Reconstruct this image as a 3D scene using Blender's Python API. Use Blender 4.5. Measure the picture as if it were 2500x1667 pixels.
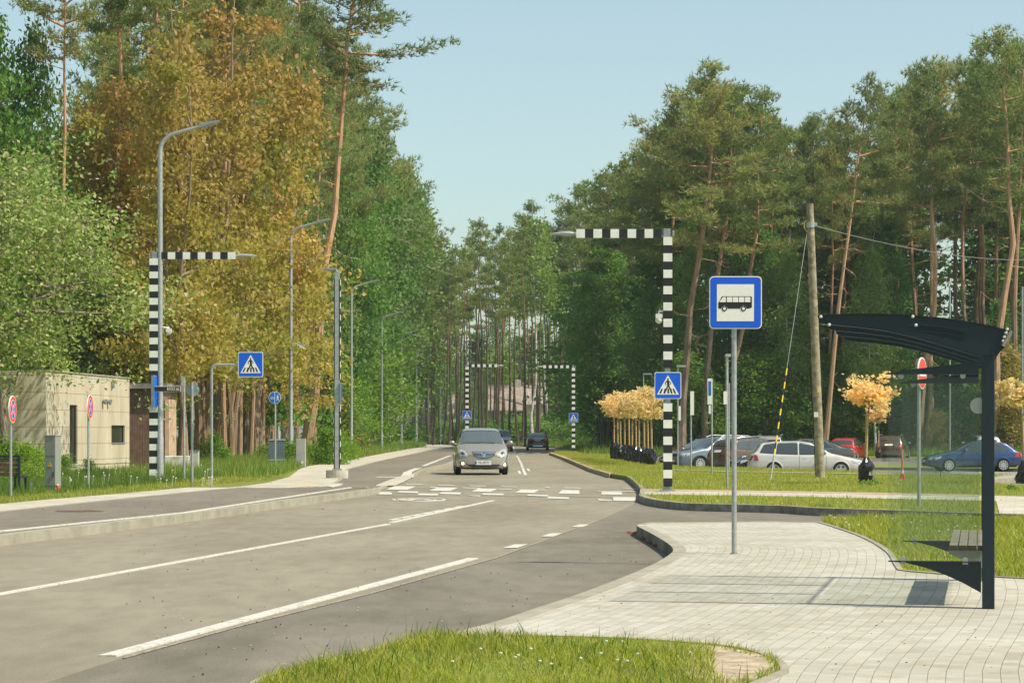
import bpy, bmesh, math, random
import numpy as np
from mathutils import Vector, Matrix
from mathutils.bvhtree import BVHTree
from mathutils.geometry import tessellate_polygon
R_=math.radians
sc=bpy.context.scene
COL=sc.collection
for o in list(bpy.data.objects): bpy.data.objects.remove(o)
# ------------------------------------------------------------ camera, sky, sun
F=5903.; HC=1.5; CX=1250.; HY=1055.
cam=bpy.data.cameras.new("camera"); camo=bpy.data.objects.new("camera",cam); COL.objects.link(camo)
camo.location=(0,0,HC); camo.rotation_euler=(R_(90),0,0)
cam.sensor_width=36; cam.lens=36*F/2500; cam.shift_y=(HY-833.5)/2500
cam.clip_start=0.5; cam.clip_end=3000
sc.camera=camo
SUN_EL=R_(53); SUN_AZ=R_(112)
w=bpy.data.worlds.new("World"); sc.world=w; w.use_nodes=True
nt=w.node_tree; nt.nodes.clear()
sky=nt.nodes.new('ShaderNodeTexSky'); sky.sky_type='NISHITA'; sky.sun_disc=False
sky.sun_elevation=SUN_EL; sky.sun_rotation=SUN_AZ; sky.air_density=1.0; sky.dust_density=1.2; sky.ozone_density=1.0
tint=nt.nodes.new('ShaderNodeMix'); tint.data_type='RGBA'; tint.blend_type='MULTIPLY'; tint.inputs[0].default_value=1
tint.inputs[7].default_value=(1.0,1.10,1.01,1)
hs=nt.nodes.new('ShaderNodeHueSaturation'); hs.inputs['Saturation'].default_value=0.76
bg=nt.nodes.new('ShaderNodeBackground'); bg.inputs[1].default_value=0.105
wo=nt.nodes.new('ShaderNodeOutputWorld')
nt.links.new(sky.outputs[0],hs.inputs['Color']); nt.links.new(hs.outputs[0],tint.inputs[6])
nt.links.new(tint.outputs[2],bg.inputs[0]); nt.links.new(bg.outputs[0],wo.inputs[0])
sl=bpy.data.lights.new("sun",'SUN'); sl.energy=4.2; sl.angle=R_(0.8); sl.color=(1.0,0.90,0.76)
slo=bpy.data.objects.new("sun",sl); COL.objects.link(slo)
sv=Vector((math.sin(SUN_AZ)*math.cos(SUN_EL),math.cos(SUN_AZ)*math.cos(SUN_EL),math.sin(SUN_EL)))
slo.rotation_euler=sv.to_track_quat('Z','Y').to_euler(); slo.location=(40,0,40)
vs=sc.view_settings; vs.view_transform='Standard'; vs.look='None'; vs.gamma=1; vs.use_curve_mapping=False
vs.exposure=0.5
# ------------------------------------------------------------ helpers
def G(x,y,z=0.):
    d=F*(HC-z)/(y-HY); return ((x-CX)/F*d,d,z)
def at(x,d): return (x-CX)/F*d
def zat(y,d): return HC-(y-HY)/F*d
def lin(c):
    return tuple((v/12.92 if v<=.04045 else ((v+.055)/1.055)**2.4) for v in c)
def srgb(r,g,b): return lin((r/255,g/255,b/255))+(1,)
def c4(c): return tuple(c)+((1,) if len(c)==3 else ())
class MB:
    def __init__(s): s.v=[];s.f=[];s.m=[]
    def add(s,vs_,fs,m=0):
        o=len(s.v); s.v+= [tuple(p) for p in vs_]; s.f+=[tuple(o+i for i in f) for f in fs]; s.m+=[m]*len(fs); return s
    def box(s,c,d,rz=0,m=0,taper=1.0):
        cx,cy,cz=c; a,b,h=d[0]/2,d[1]/2,d[2]/2; co,si=math.cos(rz),math.sin(rz); P=[]
        for k,zz in ((1,-h),(taper,h)):
            for px,py in ((-a,-b),(a,-b),(a,b),(-a,b)):
                px*=k;py*=k
                P.append((cx+px*co-py*si,cy+px*si+py*co,cz+zz))
        return s.add(P,[(3,2,1,0),(4,5,6,7),(0,1,5,4),(1,2,6,5),(2,3,7,6),(3,0,4,7)],m)
    def tube(s,pts,rad,n=8,m=0,cap=True):
        pts=[Vector(p) for p in pts]
        if not isinstance(rad,(list,tuple)): rad=[rad]*len(pts)
        P=[];Fs=[]; prev=None
        for i,p in enumerate(pts):
            t=(pts[min(i+1,len(pts)-1)]-pts[max(i-1,0)])
            if t.length<1e-9: t=Vector((0,0,1))
            t.normalize()
            if prev is None:
                ref=Vector((1,0,0)) if abs(t.z)>.9 else Vector((0,0,1))
                u=t.cross(ref).normalized()
            else:
                u=(prev-t*prev.dot(t)).normalized()
            prev=u; v=t.cross(u)
            for k in range(n):
                a=2*math.pi*k/n
                P.append(p+(u*math.cos(a)+v*math.sin(a))*rad[i])
        for i in range(len(pts)-1):
            for k in range(n):
                Fs.append((i*n+k,i*n+(k+1)%n,(i+1)*n+(k+1)%n,(i+1)*n+k))
        if cap:
            Fs.append(tuple(range(n-1,-1,-1))); Fs.append(tuple((len(pts)-1)*n+k for k in range(n)))
        return s.add(P,Fs,m)
    def prism(s,poly,z0,z1,m=0,fr=None):
        """poly in 2D, extruded along third axis; fr maps (a,b,c)->xyz"""
        fr=fr or (lambda a,b,c:(a,b,c)); n=len(poly)
        ar=sum(poly[i][0]*poly[(i+1)%n][1]-poly[(i+1)%n][0]*poly[i][1] for i in range(n))
        if ar<0: poly=poly[::-1]
        P=[fr(a,b,z0) for a,b in poly]+[fr(a,b,z1) for a,b in poly]
        tri=tessellate_polygon([[Vector((a,b,0)) for a,b in poly]])
        Fs=[]
        for t in tri:
            a=[poly[i] for i in t]
            cr=(a[1][0]-a[0][0])*(a[2][1]-a[0][1])-(a[2][0]-a[0][0])*(a[1][1]-a[0][1])
            if abs(cr)<1e-12: continue
            if cr<0: t=t[::-1]
            Fs.append(tuple(n+i for i in t)); Fs.append(tuple(i for i in t[::-1]))
        for i in range(n):
            j=(i+1)%n; Fs.append((i,j,n+j,n+i))
        return s.add(P,Fs,m)
    def sphere(s,c,r,n=10,m=0,sc3=(1,1,1)):
        P=[];Fs=[]; k=n//2
        for i in range(k+1):
            th=math.pi*i/k
            for j in range(n):
                a=2*math.pi*j/n
                P.append((c[0]+r*sc3[0]*math.sin(th)*math.cos(a),c[1]+r*sc3[1]*math.sin(th)*math.sin(a),c[2]+r*sc3[2]*math.cos(th)))
        for i in range(k):
            for j in range(n): Fs.append((i*n+j,(i+1)*n+j,(i+1)*n+(j+1)%n,i*n+(j+1)%n))
        return s.add(P,Fs,m)
    def build(s,name,mats,parent=None,smooth=False,bevel=0):
        me=bpy.data.meshes.new(name); me.from_pydata(s.v,[],s.f)
        if not isinstance(mats,(list,tuple)): mats=[mats]
        for m in mats: me.materials.append(m)
        if len(mats)>1: me.polygons.foreach_set('material_index',s.m)
        if smooth:
            me.polygons.foreach_set('use_smooth',[True]*len(me.polygons))
            try: me.set_sharp_from_angle(angle=R_(40))
            except Exception: pass
        me.update()
        o=bpy.data.objects.new(name,me); COL.objects.link(o)
        if parent is not None: o.parent=parent
        if bevel:
            b=o.modifiers.new('bevel','BEVEL'); b.width=bevel; b.segments=2; b.limit_method='ANGLE'
        return o
def npmesh(name,verts,faces_n,idx,mats,parent=None,smooth=False,midx=None,link=True):
    """verts (N,3); faces: constant polygon size faces_n; idx flat"""
    me=bpy.data.meshes.new(name); nf=len(idx)//faces_n
    me.vertices.add(len(verts)); me.vertices.foreach_set('co',np.asarray(verts,dtype=np.float32).ravel())
    me.loops.add(len(idx)); me.loops.foreach_set('vertex_index',np.asarray(idx,dtype=np.int32))
    me.polygons.add(nf); me.polygons.foreach_set('loop_start',np.arange(nf,dtype=np.int32)*faces_n)
    try: me.polygons.foreach_set('loop_total',np.full(nf,faces_n,dtype=np.int32))
    except Exception: pass
    if not isinstance(mats,(list,tuple)): mats=[mats]
    for m in mats: me.materials.append(m)
    if midx is not None: me.polygons.foreach_set('material_index',np.asarray(midx,dtype=np.int32))
    if smooth: me.polygons.foreach_set('use_smooth',np.ones(nf,dtype=bool))
    me.update(calc_edges=True)
    if not link: return me
    o=bpy.data.objects.new(name,me); COL.objects.link(o)
    if parent is not None: o.parent=parent
    return o
def tag(o,label,cat,group=None,kind=None):
    if label: o['label']=label
    if cat: o['category']=cat
    if group: o['group']=group
    if kind: o['kind']=kind
    return o
def thing(name,label,cat,loc=(0,0,0),rz=0,group=None):
    o=bpy.data.objects.new(name,None); COL.objects.link(o); o.empty_display_size=.3
    o.location=loc; o.rotation_euler=(0,0,rz); return tag(o,label,cat,group)
def struct(o,label=None):
    o['kind']='structure'
    if label: o['label']=label
    return o
# ------------------------------------------------------------ materials
def newmat(name):
    m=bpy.data.materials.new(name); m.use_nodes=True; nt=m.node_tree
    return m,nt,nt.nodes['Principled BSDF']
def mixc(nt,a,b,fac,blend='MIX'):
    n=nt.nodes.new('ShaderNodeMix'); n.data_type='RGBA'; n.blend_type=blend
    for k,v in ((0,fac),(6,a),(7,b)):
        if hasattr(v,'is_linked') or hasattr(v,'links'): nt.links.new(v,n.inputs[k])
        else: n.inputs[k].default_value=v if k==0 else c4(v)
    return n.outputs[2]
def noise(nt,scale,detail=4,rough=.55,vec=None,dist=0):
    n=nt.nodes.new('ShaderNodeTexNoise'); n.inputs['Scale'].default_value=scale
    n.inputs['Detail'].default_value=detail; n.inputs['Roughness'].default_value=rough; n.inputs['Distortion'].default_value=dist
    if vec is not None: nt.links.new(vec,n.inputs['Vector'])
    return n.outputs['Fac']
def ramp(nt,fac,stops):
    n=nt.nodes.new('ShaderNodeValToRGB'); nt.links.new(fac,n.inputs[0]); e=n.color_ramp.elements
    while len(e)<len(stops): e.new(.5)
    for k,(p,c) in enumerate(stops): e[k].position=p; e[k].color=c4(c) if not isinstance(c,(int,float)) else (c,c,c,1)
    return n.outputs[0]
def coords(nt,kind='Object',scale=None):
    t=nt.nodes.new('ShaderNodeTexCoord'); o=t.outputs[kind]
    if scale:
        mp=nt.nodes.new('ShaderNodeMapping'); mp.inputs['Scale'].default_value=scale; nt.links.new(o,mp.inputs[0]); o=mp.outputs[0]
    return o
def worldpos(nt,scale=None):
    g=nt.nodes.new('ShaderNodeNewGeometry'); o=g.outputs['Position']
    if scale:
        mp=nt.nodes.new('ShaderNodeMapping'); mp.inputs['Scale'].default_value=scale; nt.links.new(o,mp.inputs[0]); o=mp.outputs[0]
    return o
def bump(nt,b,h,strength=.3,dist=.01):
    n=nt.nodes.new('ShaderNodeBump'); n.inputs['Strength'].default_value=strength; n.inputs['Distance'].default_value=dist
    nt.links.new(h,n.inputs['Height']); nt.links.new(n.outputs[0],b.inputs['Normal'])
def pmat(name,col,rough=.6,metal=0,var=.12,vscale=3,bmp=0,bscale=60,spec=.5,coat=0,col2=None):
    m,nt,b=newmat(name); col=c4(col)
    b.inputs['Roughness'].default_value=rough; b.inputs['Metallic'].default_value=metal
    b.inputs['Specular IOR Level'].default_value=spec
    if coat: b.inputs['Coat Weight'].default_value=coat; b.inputs['Coat Roughness'].default_value=.05
    if var or col2:
        v=coords(nt); f=noise(nt,vscale,5,.6,v)
        d=tuple(max(0,c*(1-var*1.6)) for c in col[:3]); l=tuple(c*(1+var) for c in col[:3])
        if col2: l=col2
        nt.links.new(ramp(nt,f,[(.35,d),(.65,l)]),b.inputs['Base Color'])
    else: b.inputs['Base Color'].default_value=col
    if bmp: bump(nt,b,noise(nt,bscale,3,.6,coords(nt)),bmp,.01)
    return m
def leafmat(name,stops,trans=.35,nscale=.35,amt=.5,hgrad=None,rough=.55,alt=None):
    """stops: colours spread per leaf; large noise shifts between clumps"""
    m,nt,b=newmat(name); g=nt.nodes.new('ShaderNodeNewGeometry')
    oi=nt.nodes.new('ShaderNodeObjectInfo')
    c=ramp(nt,g.outputs['Random Per Island'],[(i/(len(stops)-1),s) for i,s in enumerate(stops)])
    if alt: c=mixc(nt,c,alt[0],ramp(nt,noise(nt,alt[1],3,.6,g.outputs['Position']),[(.44,0.),(.62,alt[2])]))
    f=noise(nt,nscale,2,.5,g.outputs['Position'])
    c=mixc(nt,c,(.55,.62,.5),ramp(nt,f,[(.35,amt),(.6,0.)]),'MULTIPLY')
    if hgrad:
        tc=coords(nt); sx=nt.nodes.new('ShaderNodeSeparateXYZ'); nt.links.new(tc,sx.inputs[0])
        mr=nt.nodes.new('ShaderNodeMapRange'); mr.inputs[1].default_value=hgrad[0]; mr.inputs[2].default_value=hgrad[1]
        ad=nt.nodes.new('ShaderNodeMath'); ad.operation='MULTIPLY_ADD'; ad.inputs[1].default_value=hgrad[3]; 
        nt.links.new(noise(nt,.45,2,.5,tc),ad.inputs[0]); nt.links.new(sx.outputs[2],ad.inputs[2])
        nt.links.new(ad.outputs[0],mr.inputs[0])
        c=mixc(nt,c,hgrad[2],mr.outputs[0],'MULTIPLY')
    h=nt.nodes.new('ShaderNodeHueSaturation'); nt.links.new(c,h.inputs['Color'])
    mv=nt.nodes.new('ShaderNodeMapRange'); nt.links.new(oi.outputs['Random'],mv.inputs[0]); mv.inputs[3].default_value=.75; mv.inputs[4].default_value=1.25
    nt.links.new(mv.outputs[0],h.inputs['Value'])
    mh=nt.nodes.new('ShaderNodeMapRange'); nt.links.new(oi.outputs['Random'],mh.inputs[0]); mh.inputs[3].default_value=.515; mh.inputs[4].default_value=.485
    nt.links.new(mh.outputs[0],h.inputs['Hue'])
    c=h.outputs[0]
    nt.links.new(c,b.inputs['Base Color']); b.inputs['Roughness'].default_value=rough; b.inputs['Specular IOR Level'].default_value=.25
    t=nt.nodes.new('ShaderNodeBsdfTranslucent'); nt.links.new(mixc(nt,c,(1.05,1.12,.72),1.0,'MULTIPLY'),t.inputs[0])
    mx=nt.nodes.new('ShaderNodeMixShader'); mx.inputs[0].default_value=trans
    nt.links.new(b.outputs[0],mx.inputs[1]); nt.links.new(t.outputs[0],mx.inputs[2])
    nt.links.new(mx.outputs[0],nt.nodes['Material Output'].inputs[0]); return m
M={}
# asphalt
def asphalt(name,c1,c2,speck=.42):
    m,nt,b=newmat(name); p=worldpos(nt)
    big=noise(nt,.35,5,.6,worldpos(nt,(1,.35,1)),.6); med=noise(nt,2.2,4,.6,worldpos(nt,(1.6,.5,1))); fine=noise(nt,55,2,.7,p)
    c=ramp(nt,big,[(.35,c1),(.62,c2)])
    c=mixc(nt,c,(.78,.77,.76),ramp(nt,med,[(.38,.6),(.6,0.)]),'MULTIPLY')
    c=mixc(nt,c,(1.9,1.85,1.75),ramp(nt,fine,[(.56,0.),(.72,speck)]),'MULTIPLY')
    c=mixc(nt,c,(.35,.34,.33),ramp(nt,fine,[(.28,speck*1.6),(.4,0.)]),'MULTIPLY')
    nt.links.new(c,b.inputs['Base Color']); b.inputs['Roughness'].default_value=.88; b.inputs['Specular IOR Level'].default_value=.35
    bump(nt,b,fine,.4,.01); return m
M['road']=asphalt('asphalt_worn',(.215,.19,.138),(.27,.245,.178))
M['bay']=asphalt('asphalt_grey',(.135,.12,.09),(.215,.195,.152))
M['side']=asphalt('asphalt_side',(.155,.138,.105),(.21,.188,.145))
M['cycle']=asphalt('asphalt_cycle',(.165,.145,.108),(.21,.185,.14))
M['park']=asphalt('asphalt_parking',(.16,.15,.13),(.20,.19,.16))
def marking():
    m,nt,b=newmat('road_paint'); f=noise(nt,9,5,.75,worldpos(nt)); f2=noise(nt,60,2,.7,worldpos(nt))
    c=ramp(nt,f,[(.36,(.38,.36,.29)),(.5,(.58,.57,.50))])
    c=mixc(nt,c,(.7,.69,.66),ramp(nt,f2,[(.5,0.),(.7,.5)]),'MULTIPLY')
    nt.links.new(c,b.inputs['Base Color']); b.inputs['Roughness'].default_value=.7; return m
M['paint']=marking()
M['kerb']=pmat('kerb_concrete',(.32,.295,.225),.85,var=.12,vscale=2.5,bmp=.3,bscale=40)
M['stone']=pmat('concrete_pad',(.45,.42,.34),.85,var=.15,vscale=4,bmp=.3,bscale=40)
def pavers(name,uv,c1,c2,mort,w=.2,h=.1,stain=True,ms=.0042):
    m,nt,b=newmat(name)
    if uv: v=coords(nt,'UV')
    else:
        v=worldpos(nt); mp=nt.nodes.new('ShaderNodeMapping'); mp.inputs['Rotation'].default_value=(0,0,R_(uv==0 and 12 or 0)); nt.links.new(v,mp.inputs[0]); v=mp.outputs[0]
    br=nt.nodes.new('ShaderNodeTexBrick'); nt.links.new(v,br.inputs['Vector'])
    br.inputs['Scale'].default_value=1; br.inputs['Brick Width'].default_value=w; br.inputs['Row Height'].default_value=h
    br.inputs['Mortar Size'].default_value=ms; br.inputs['Mortar Smooth'].default_value=.7; br.inputs['Bias'].default_value=0
    br.inputs['Color1'].default_value=c4(c1); br.inputs['Color2'].default_value=c4(c2); br.inputs['Mortar'].default_value=c4(mort)
    c=br.outputs['Color']
    if stain:
        c=mixc(nt,c,(.80,.77,.72),ramp(nt,noise(nt,.55,5,.65,worldpos(nt)),[(.38,.85),(.62,0.)]),'MULTIPLY')
        c=mixc(nt,c,(.86,.80,.70),ramp(nt,noise(nt,5,4,.7,worldpos(nt)),[(.5,0.),(.68,.9)]),'MULTIPLY')
    nt.links.new(c,b.inputs['Base Color']); b.inputs['Roughness'].default_value=.85; b.inputs['Specular IOR Level'].default_value=.3
    inv=nt.nodes.new('ShaderNodeMath'); inv.operation='SUBTRACT'; inv.inputs[0].default_value=1; nt.links.new(br.outputs['Fac'],inv.inputs[1])
    bump(nt,b,inv.outputs[0],.6,.008); return m
M['paver']=pavers('platform_pavers',True,(.50,.49,.42),(.42,.41,.345),(.36,.33,.26))
M['paver_far']=pavers('pavement_slabs',False,(.56,.53,.44),(.46,.435,.35),(.30,.26,.20),.4,.4)
M['paver_pink']=pavers('pink_slabs',False,(.52,.36,.29),(.46,.32,.26),(.32,.22,.18),.2,.2)
M['tactile']=pmat('tactile_yellow',(.55,.42,.20),.8,var=.2,vscale=6)
def soil():
    m,nt,b=newmat('grass_soil'); p=worldpos(nt)
    c=ramp(nt,noise(nt,.9,6,.65,p),[(.3,(.22,.19,.08)),(.45,(.22,.25,.035)),(.65,(.22,.29,.03))])
    c=mixc(nt,c,(.55,.55,.5),ramp(nt,noise(nt,22,3,.7,p),[(.4,.8),(.6,0.)]),'MULTIPLY')
    nt.links.new(c,b.inputs['Base Color']); b.inputs['Roughness'].default_value=.95; bump(nt,b,noise(nt,30,3,.7,p),1,.03); return m
M['soil']=soil()
M['sand']=pmat('sandy_gravel',(.42,.34,.23),.95,var=.25,vscale=6,bmp=.8,bscale=25)
M['forest']=pmat('forest_floor',(.045,.055,.022),.95,var=.4,vscale=.8,bmp=.8,bscale=8)
M['grass']=leafmat('grass_blades',[(.17,.25,.015),(.27,.34,.025),(.35,.40,.035),(.42,.40,.08),(.46,.38,.17)],.4,1.2,.3)
M['grass_long']=leafmat('long_grass_blades',[(.09,.19,.022),(.14,.25,.03),(.20,.30,.045),(.32,.32,.11)],.4,.8,.35)
M['galv']=pmat('galvanised_steel',(.42,.44,.42),.45,.55,var=.12,vscale=14)
M['steel']=pmat('grey_steel',(.30,.33,.33),.5,.5,var=.12,vscale=8)
M['black']=pmat('black_panel',(.008,.011,.011),.45,var=.1,vscale=20)
M['whitep']=pmat('white_panel',(.74,.74,.66),.5,var=.05,vscale=8)
M['blue']=pmat('sign_blue',(.0,.10,.62),.4,var=.04,vscale=30)
M['bluelt']=pmat('sign_blue_round',(.005,.12,.50),.4,var=.04,vscale=30)
M['wsign']=pmat('sign_white',(.80,.79,.70),.45,var=.03,vscale=30)
M['red']=pmat('sign_red',(.66,.055,.03),.45,var=.05,vscale=20)
M['shelter']=pmat('shelter_paint',(.012,.026,.031),.42,.2,var=.15,vscale=70,bmp=.15,bscale=200)
M['white']=pmat('white_plastic',(.68,.68,.62),.4,var=.04)
M['wood']=pmat('weathered_wood',(.30,.25,.15),.8,var=.3,vscale=6,bmp=.6,bscale=25,col2=(.40,.34,.21))
M['slat']=pmat('bench_slats',(.27,.22,.16),.7,var=.25,vscale=10)
M['slatend']=pmat('bench_slat_brown',(.10,.055,.03),.7,var=.25,vscale=10)
M['rubber']=pmat('tyre_rubber',(.012,.012,.012),.8,var=.1)
M['dark']=pmat('dark_plastic',(.014,.015,.016),.55,var=.1)
M['chrome']=pmat('chrome',(.72,.72,.70),.14,1,var=0)
M['alloy']=pmat('alloy_rim',(.58,.58,.56),.3,.8,var=.05)
M['plate']=pmat('plate_white',(.70,.70,.66),.4,var=0)
M['text']=pmat('black_lettering',(.01,.01,.012),.5,var=0)
M['redlamp']=pmat('red_lamp',(.42,.012,.01),.12,0,var=0,coat=.6)
M['orange']=pmat('orange_marker',(.80,.17,.05),.5,var=.1)
M['yellow']=pmat('yellow_marker',(.75,.50,.03),.5,var=.05)
def glassmat(name,col,transp,rough=.03,gl=.25):
    m,nt,b=newmat(name); b.inputs['Base Color'].default_value=c4(col); b.inputs['Roughness'].default_value=rough
    b.inputs['Specular IOR Level'].default_value=.8; b.inputs['Coat Weight'].default_value=.6
    if transp:
        t=nt.nodes.new('ShaderNodeBsdfTransparent'); t.inputs[0].default_value=transp[1]; mx=nt.nodes.new('ShaderNodeMixShader')
        mx.inputs[0].default_value=transp[0]; nt.links.new(b.outputs[0],mx.inputs[1]); nt.links.new(t.outputs[0],mx.inputs[2])
        nt.links.new(mx.outputs[0],nt.nodes['Material Output'].inputs[0])
    return m
M['cglass']=glassmat('car_glass',(.045,.06,.06),None,.04)
M['cglass2']=glassmat('windscreen_glass',(.11,.14,.15),(.22,(.8,.9,.9,1)),.03)
M['lens']=glassmat('lamp_lens',(.42,.43,.42),None,.08)
M['sglass']=glassmat('shelter_glass',(.16,.22,.18),(.915,(.955,.985,.965,1)),.03)
M['rglass']=glassmat('roof_panel',(.012,.02,.022),(.94,(.96,.97,.96,1)),.15)
M['bwin']=glassmat('dark_window',(.03,.03,.028),None,.12)
M['bwin'].node_tree.nodes['Principled BSDF'].inputs['Specular IOR Level'].default_value=.3; M['bwin'].node_tree.nodes['Principled BSDF'].inputs['Coat Weight'].default_value=0
M['frost']=pmat('frosted_disc',(.34,.36,.31),.6,var=.05)
# ------------------------------------------------------------ ground
KZ=.14
def gp(pts,z=0.): return [G(x,y,z)[:2] for x,y in pts]
def slab(name,poly,zt,zb,mat,label=None):
    return struct(MB().prism(poly,zb,zt).build(name,mat),label)
def offset(line,wd):
    out=[]
    for i,p in enumerate(line):
        a=Vector(line[max(i-1,0)]);b=Vector(line[min(i+1,len(line)-1)]); t=(b-a).normalized(); n=Vector((-t.y,t.x))
        out.append((p[0]+n.x*wd,p[1]+n.y*wd))
    return out
def smoothline(pts,k=6):
    if len(pts)<3: return pts
    out=[]; n=len(pts)
    for i in range(n-1):
        p0,p1,p2,p3=[Vector(pts[min(max(j,0),n-1)][:2]) for j in (i-1,i,i+1,i+2)]
        for s in range(k):
            t=s/k
            q=.5*((2*p1)+(-p0+p2)*t+(2*p0-5*p1+4*p2-p3)*t*t+(-p0+3*p1-3*p2+p3)*t**3); out.append(tuple(q))
    out.append(tuple(pts[-1][:2])); return out
def ribbon(name,line,wd,zt,zb,mat,label=None,mat2=None):
    """wd>0 lies to the left of travel; kerbstones 1 m long with hairline joints"""
    mb=MB(); L=line; R=offset(line,wd); n=len(L)
    P=[];Fs=[]
    for (a,b) in zip(L,R): P+=[(a[0],a[1],zb),(a[0],a[1],zt),(b[0],b[1],zt),(b[0],b[1],zb)]
    for i in range(n-1):
        o=i*4
        for k in range(4): Fs.append((o+k,o+(k+1)%4,o+4+(k+1)%4,o+4+k))
    Fs.append((0,1,2,3)); Fs.append((n*4-1,n*4-2,n*4-3,n*4-4)); mb.add(P,Fs)
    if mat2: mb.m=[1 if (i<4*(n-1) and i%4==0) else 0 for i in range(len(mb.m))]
    return struct(mb.build(name,[mat,mat2] if mat2 else mat),label)
slab('ground',[(-500,-60),(500,-60),(500,1200),(-500,1200)],-.45,-1.2,M['forest'])
roadp=[(-90,4),(70,4),(70,60),(30,60),(14,64),(5.8,80),(5.2,100),(5,150),(5,200),(3.6,240),(-1,285),(-12,320),(-60,335),(-90,335)]
slab('road',roadp,0,-.6,M['road'])
seam=gp([(40,1690),(300,1606),(590,1527),(900,1450),(1210,1362),(1460,1270),(1545,1232),(1565,1221)])
bay=seam+gp([(1800,1220),(2700,1240),(2900,1300),(2900,1760),(-100,1760)])
slab('bus_bay_road',bay,.004,-.05,M['bay'])
sider=gp([(1300,1330),(1420,1288),(1520,1243),(1565,1221),(1640,1220),(2800,1240),(2800,1290),(1700,1290),(1500,1300)])
struct(MB().prism(sider,-.04,.008).build('side_road',M['side']))
struct(MB().prism(gp([(300,1606),(590,1527),(900,1450),(1210,1362),(1460,1270),(1545,1232)])+gp([(1546,1233),(1461,1271.2),(1211,1364),(901,1452.5),(591,1530),(302,1610)]),.009,.0125).build('tar_seam',pmat('tar_seam',(.30,.26,.19),.9,var=.3,vscale=20)))
slab('parking_lot',[(5.8,86),(75,66),(90,160),(60,175),(9,168)],-.33,-.6,M['park'])
# left side
kl=gp([(-700,1442),(0,1333),(250,1301),(497,1268),(700,1238),(900,1209.5)])+[(-3.22,58.8),(-3.42,63),(-3.46,72),(-3.38,80),(-3.22,88),(-3.02,96),(-2.7,112),(-3.2,150),(-3.9,200),(-7,250),(-14,290),(-30,315)]
kl=smoothline(kl,5)
slab('left_verge',offset(kl,.05)+[(-60,325),(-160,325),(-160,5),(-30,5)],KZ-.012,-.4,M['soil'])
ribbon('left_kerb',kl,.16,KZ,-.05,M['kerb'])
pf=smoothline(gp([(-700,1330),(0,1250),(450,1203),(700,1181),(790,1176),(832,1164),(838,1153),(846,1147),(880,1138),(940,1122.6),(1010,1107.6),(1055,1098),(1103,1087)],KZ)+[(-14,287),(-30,300)],4)
pb=smoothline(gp([(-700,1303),(0,1230),(375,1197.6),(574,1178),(650,1169),(680,1162),(706,1155),(756,1137.5),(832,1126.7),(919,1110),(986,1098),(1040,1086)],KZ)+[(-17,286),(-34,300)],4)
slab('cycle_path',offset(kl,.16)+pf[::-1],KZ-.004,-.3,M['cycle'])
slab('left_pavement',pf+pb[::-1],KZ+.004,-.3,M['paver_far'])
ribbon('pavement_edging',pf,.12,KZ+.01,-.1,M['kerb'])
slab('sandy_dirt_strip',gp([(470,1168),(560,1158),(640,1150),(665,1152),(640,1158),(560,1166),(480,1176)],KZ),KZ+.0,-.2,M['sand'])
# bus stop platform with curved rows of pavers
pfront=gp([(560,1760),(700,1680),(780,1650),(900,1610),(1040,1562),(1200,1521),(1300,1488),(1400,1455),(1520,1410),(1600,1375),(1637,1352)],KZ)
nose=gp([(1643,1341),(1632,1328),(1600,1308),(1566,1290),(1554,1284)],KZ)
front=smoothline(pfront+nose,5)
back=gp([(1560,1279),(1580,1276),(1700,1274.5),(1900,1272.5),(2005,1275)],KZ)
gl=gp([(2005,1275),(2060,1292),(2110,1310),(2150,1330),(2180,1352),(2196,1378),(2206,1392),(2240,1396),(2300,1401),(2500,1412),(2700,1424)],KZ)
gls=smoothline(gl[:7],4)+gl[7:]
plat=offset(front,-.0)+back+gls[1:]+gp([(2900,1500),(2900,1800)],KZ)
def paved(name,poly,z,mat,dist_line,cell=(.3,.6)):
    bm=bmesh.new(); mb=MB().prism(poly,-.3,z)
    me=bpy.data.meshes.new(name); me.from_pydata(mb.v,[],mb.f); bm.from_mesh(me)
    xs=[p[0] for p in poly]; ys=[p[1] for p in poly]
    x=min(xs)
    while x<max(xs):
        bmesh.ops.bisect_plane(bm,geom=bm.verts[:]+bm.edges[:]+bm.faces[:],plane_co=(x,0,0),plane_no=(1,0,0)); x+=cell[0]
    y=min(ys)
    while y<max(ys):
        bmesh.ops.bisect_plane(bm,geom=bm.verts[:]+bm.edges[:]+bm.faces[:],plane_co=(0,y,0),plane_no=(0,1,0)); y+=cell[1]
    bmesh.ops.triangulate(bm,faces=bm.faces[:])
    uv=bm.loops.layers.uv.new('UVMap'); L=np.array(dist_line); A=L[:-1]; D=L[1:]-A; ln=np.hypot(*D.T); cum=np.concatenate([[0],np.cumsum(ln)[:-1]])
    cache={}
    for v in bm.verts:
        p=np.array(v.co[:2]); t=np.clip(((p-A)*D).sum(1)/ln**2,0,1); q=A+D*t[:,None]; dd=np.hypot(*(p-q).T); k=int(dd.argmin())
        cache[v]=(cum[k]+t[k]*ln[k],dd[k])
    for f in bm.faces:
        for l in f.loops: l[uv].uv=cache[l.vert]
    bm.to_mesh(me); bm.free(); me.materials.append(mat)
    o=bpy.data.objects.new(name,me); COL.objects.link(o); return struct(o)
dl=gp([(560,1760),(900,1610),(1300,1488),(1520,1410)],KZ)
dl=smoothline(dl+gp([(1643,1342)],KZ)+[(1.9,30),(1.86,33),(1.83,60)],8)
paved('bus_stop_pavement',plat,KZ,M['paver'],dl)
M['kerbface']=pmat('kerb_shaded_face',(.24,.225,.185),.9,var=.25,vscale=5,bmp=.4,bscale=30)  # shade painted into the colour of the upright outer kerb faces
ribbon('platform_kerb',front,-.15,KZ+.006,-.05,M['kerb'],mat2=M['kerbface'])
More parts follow.
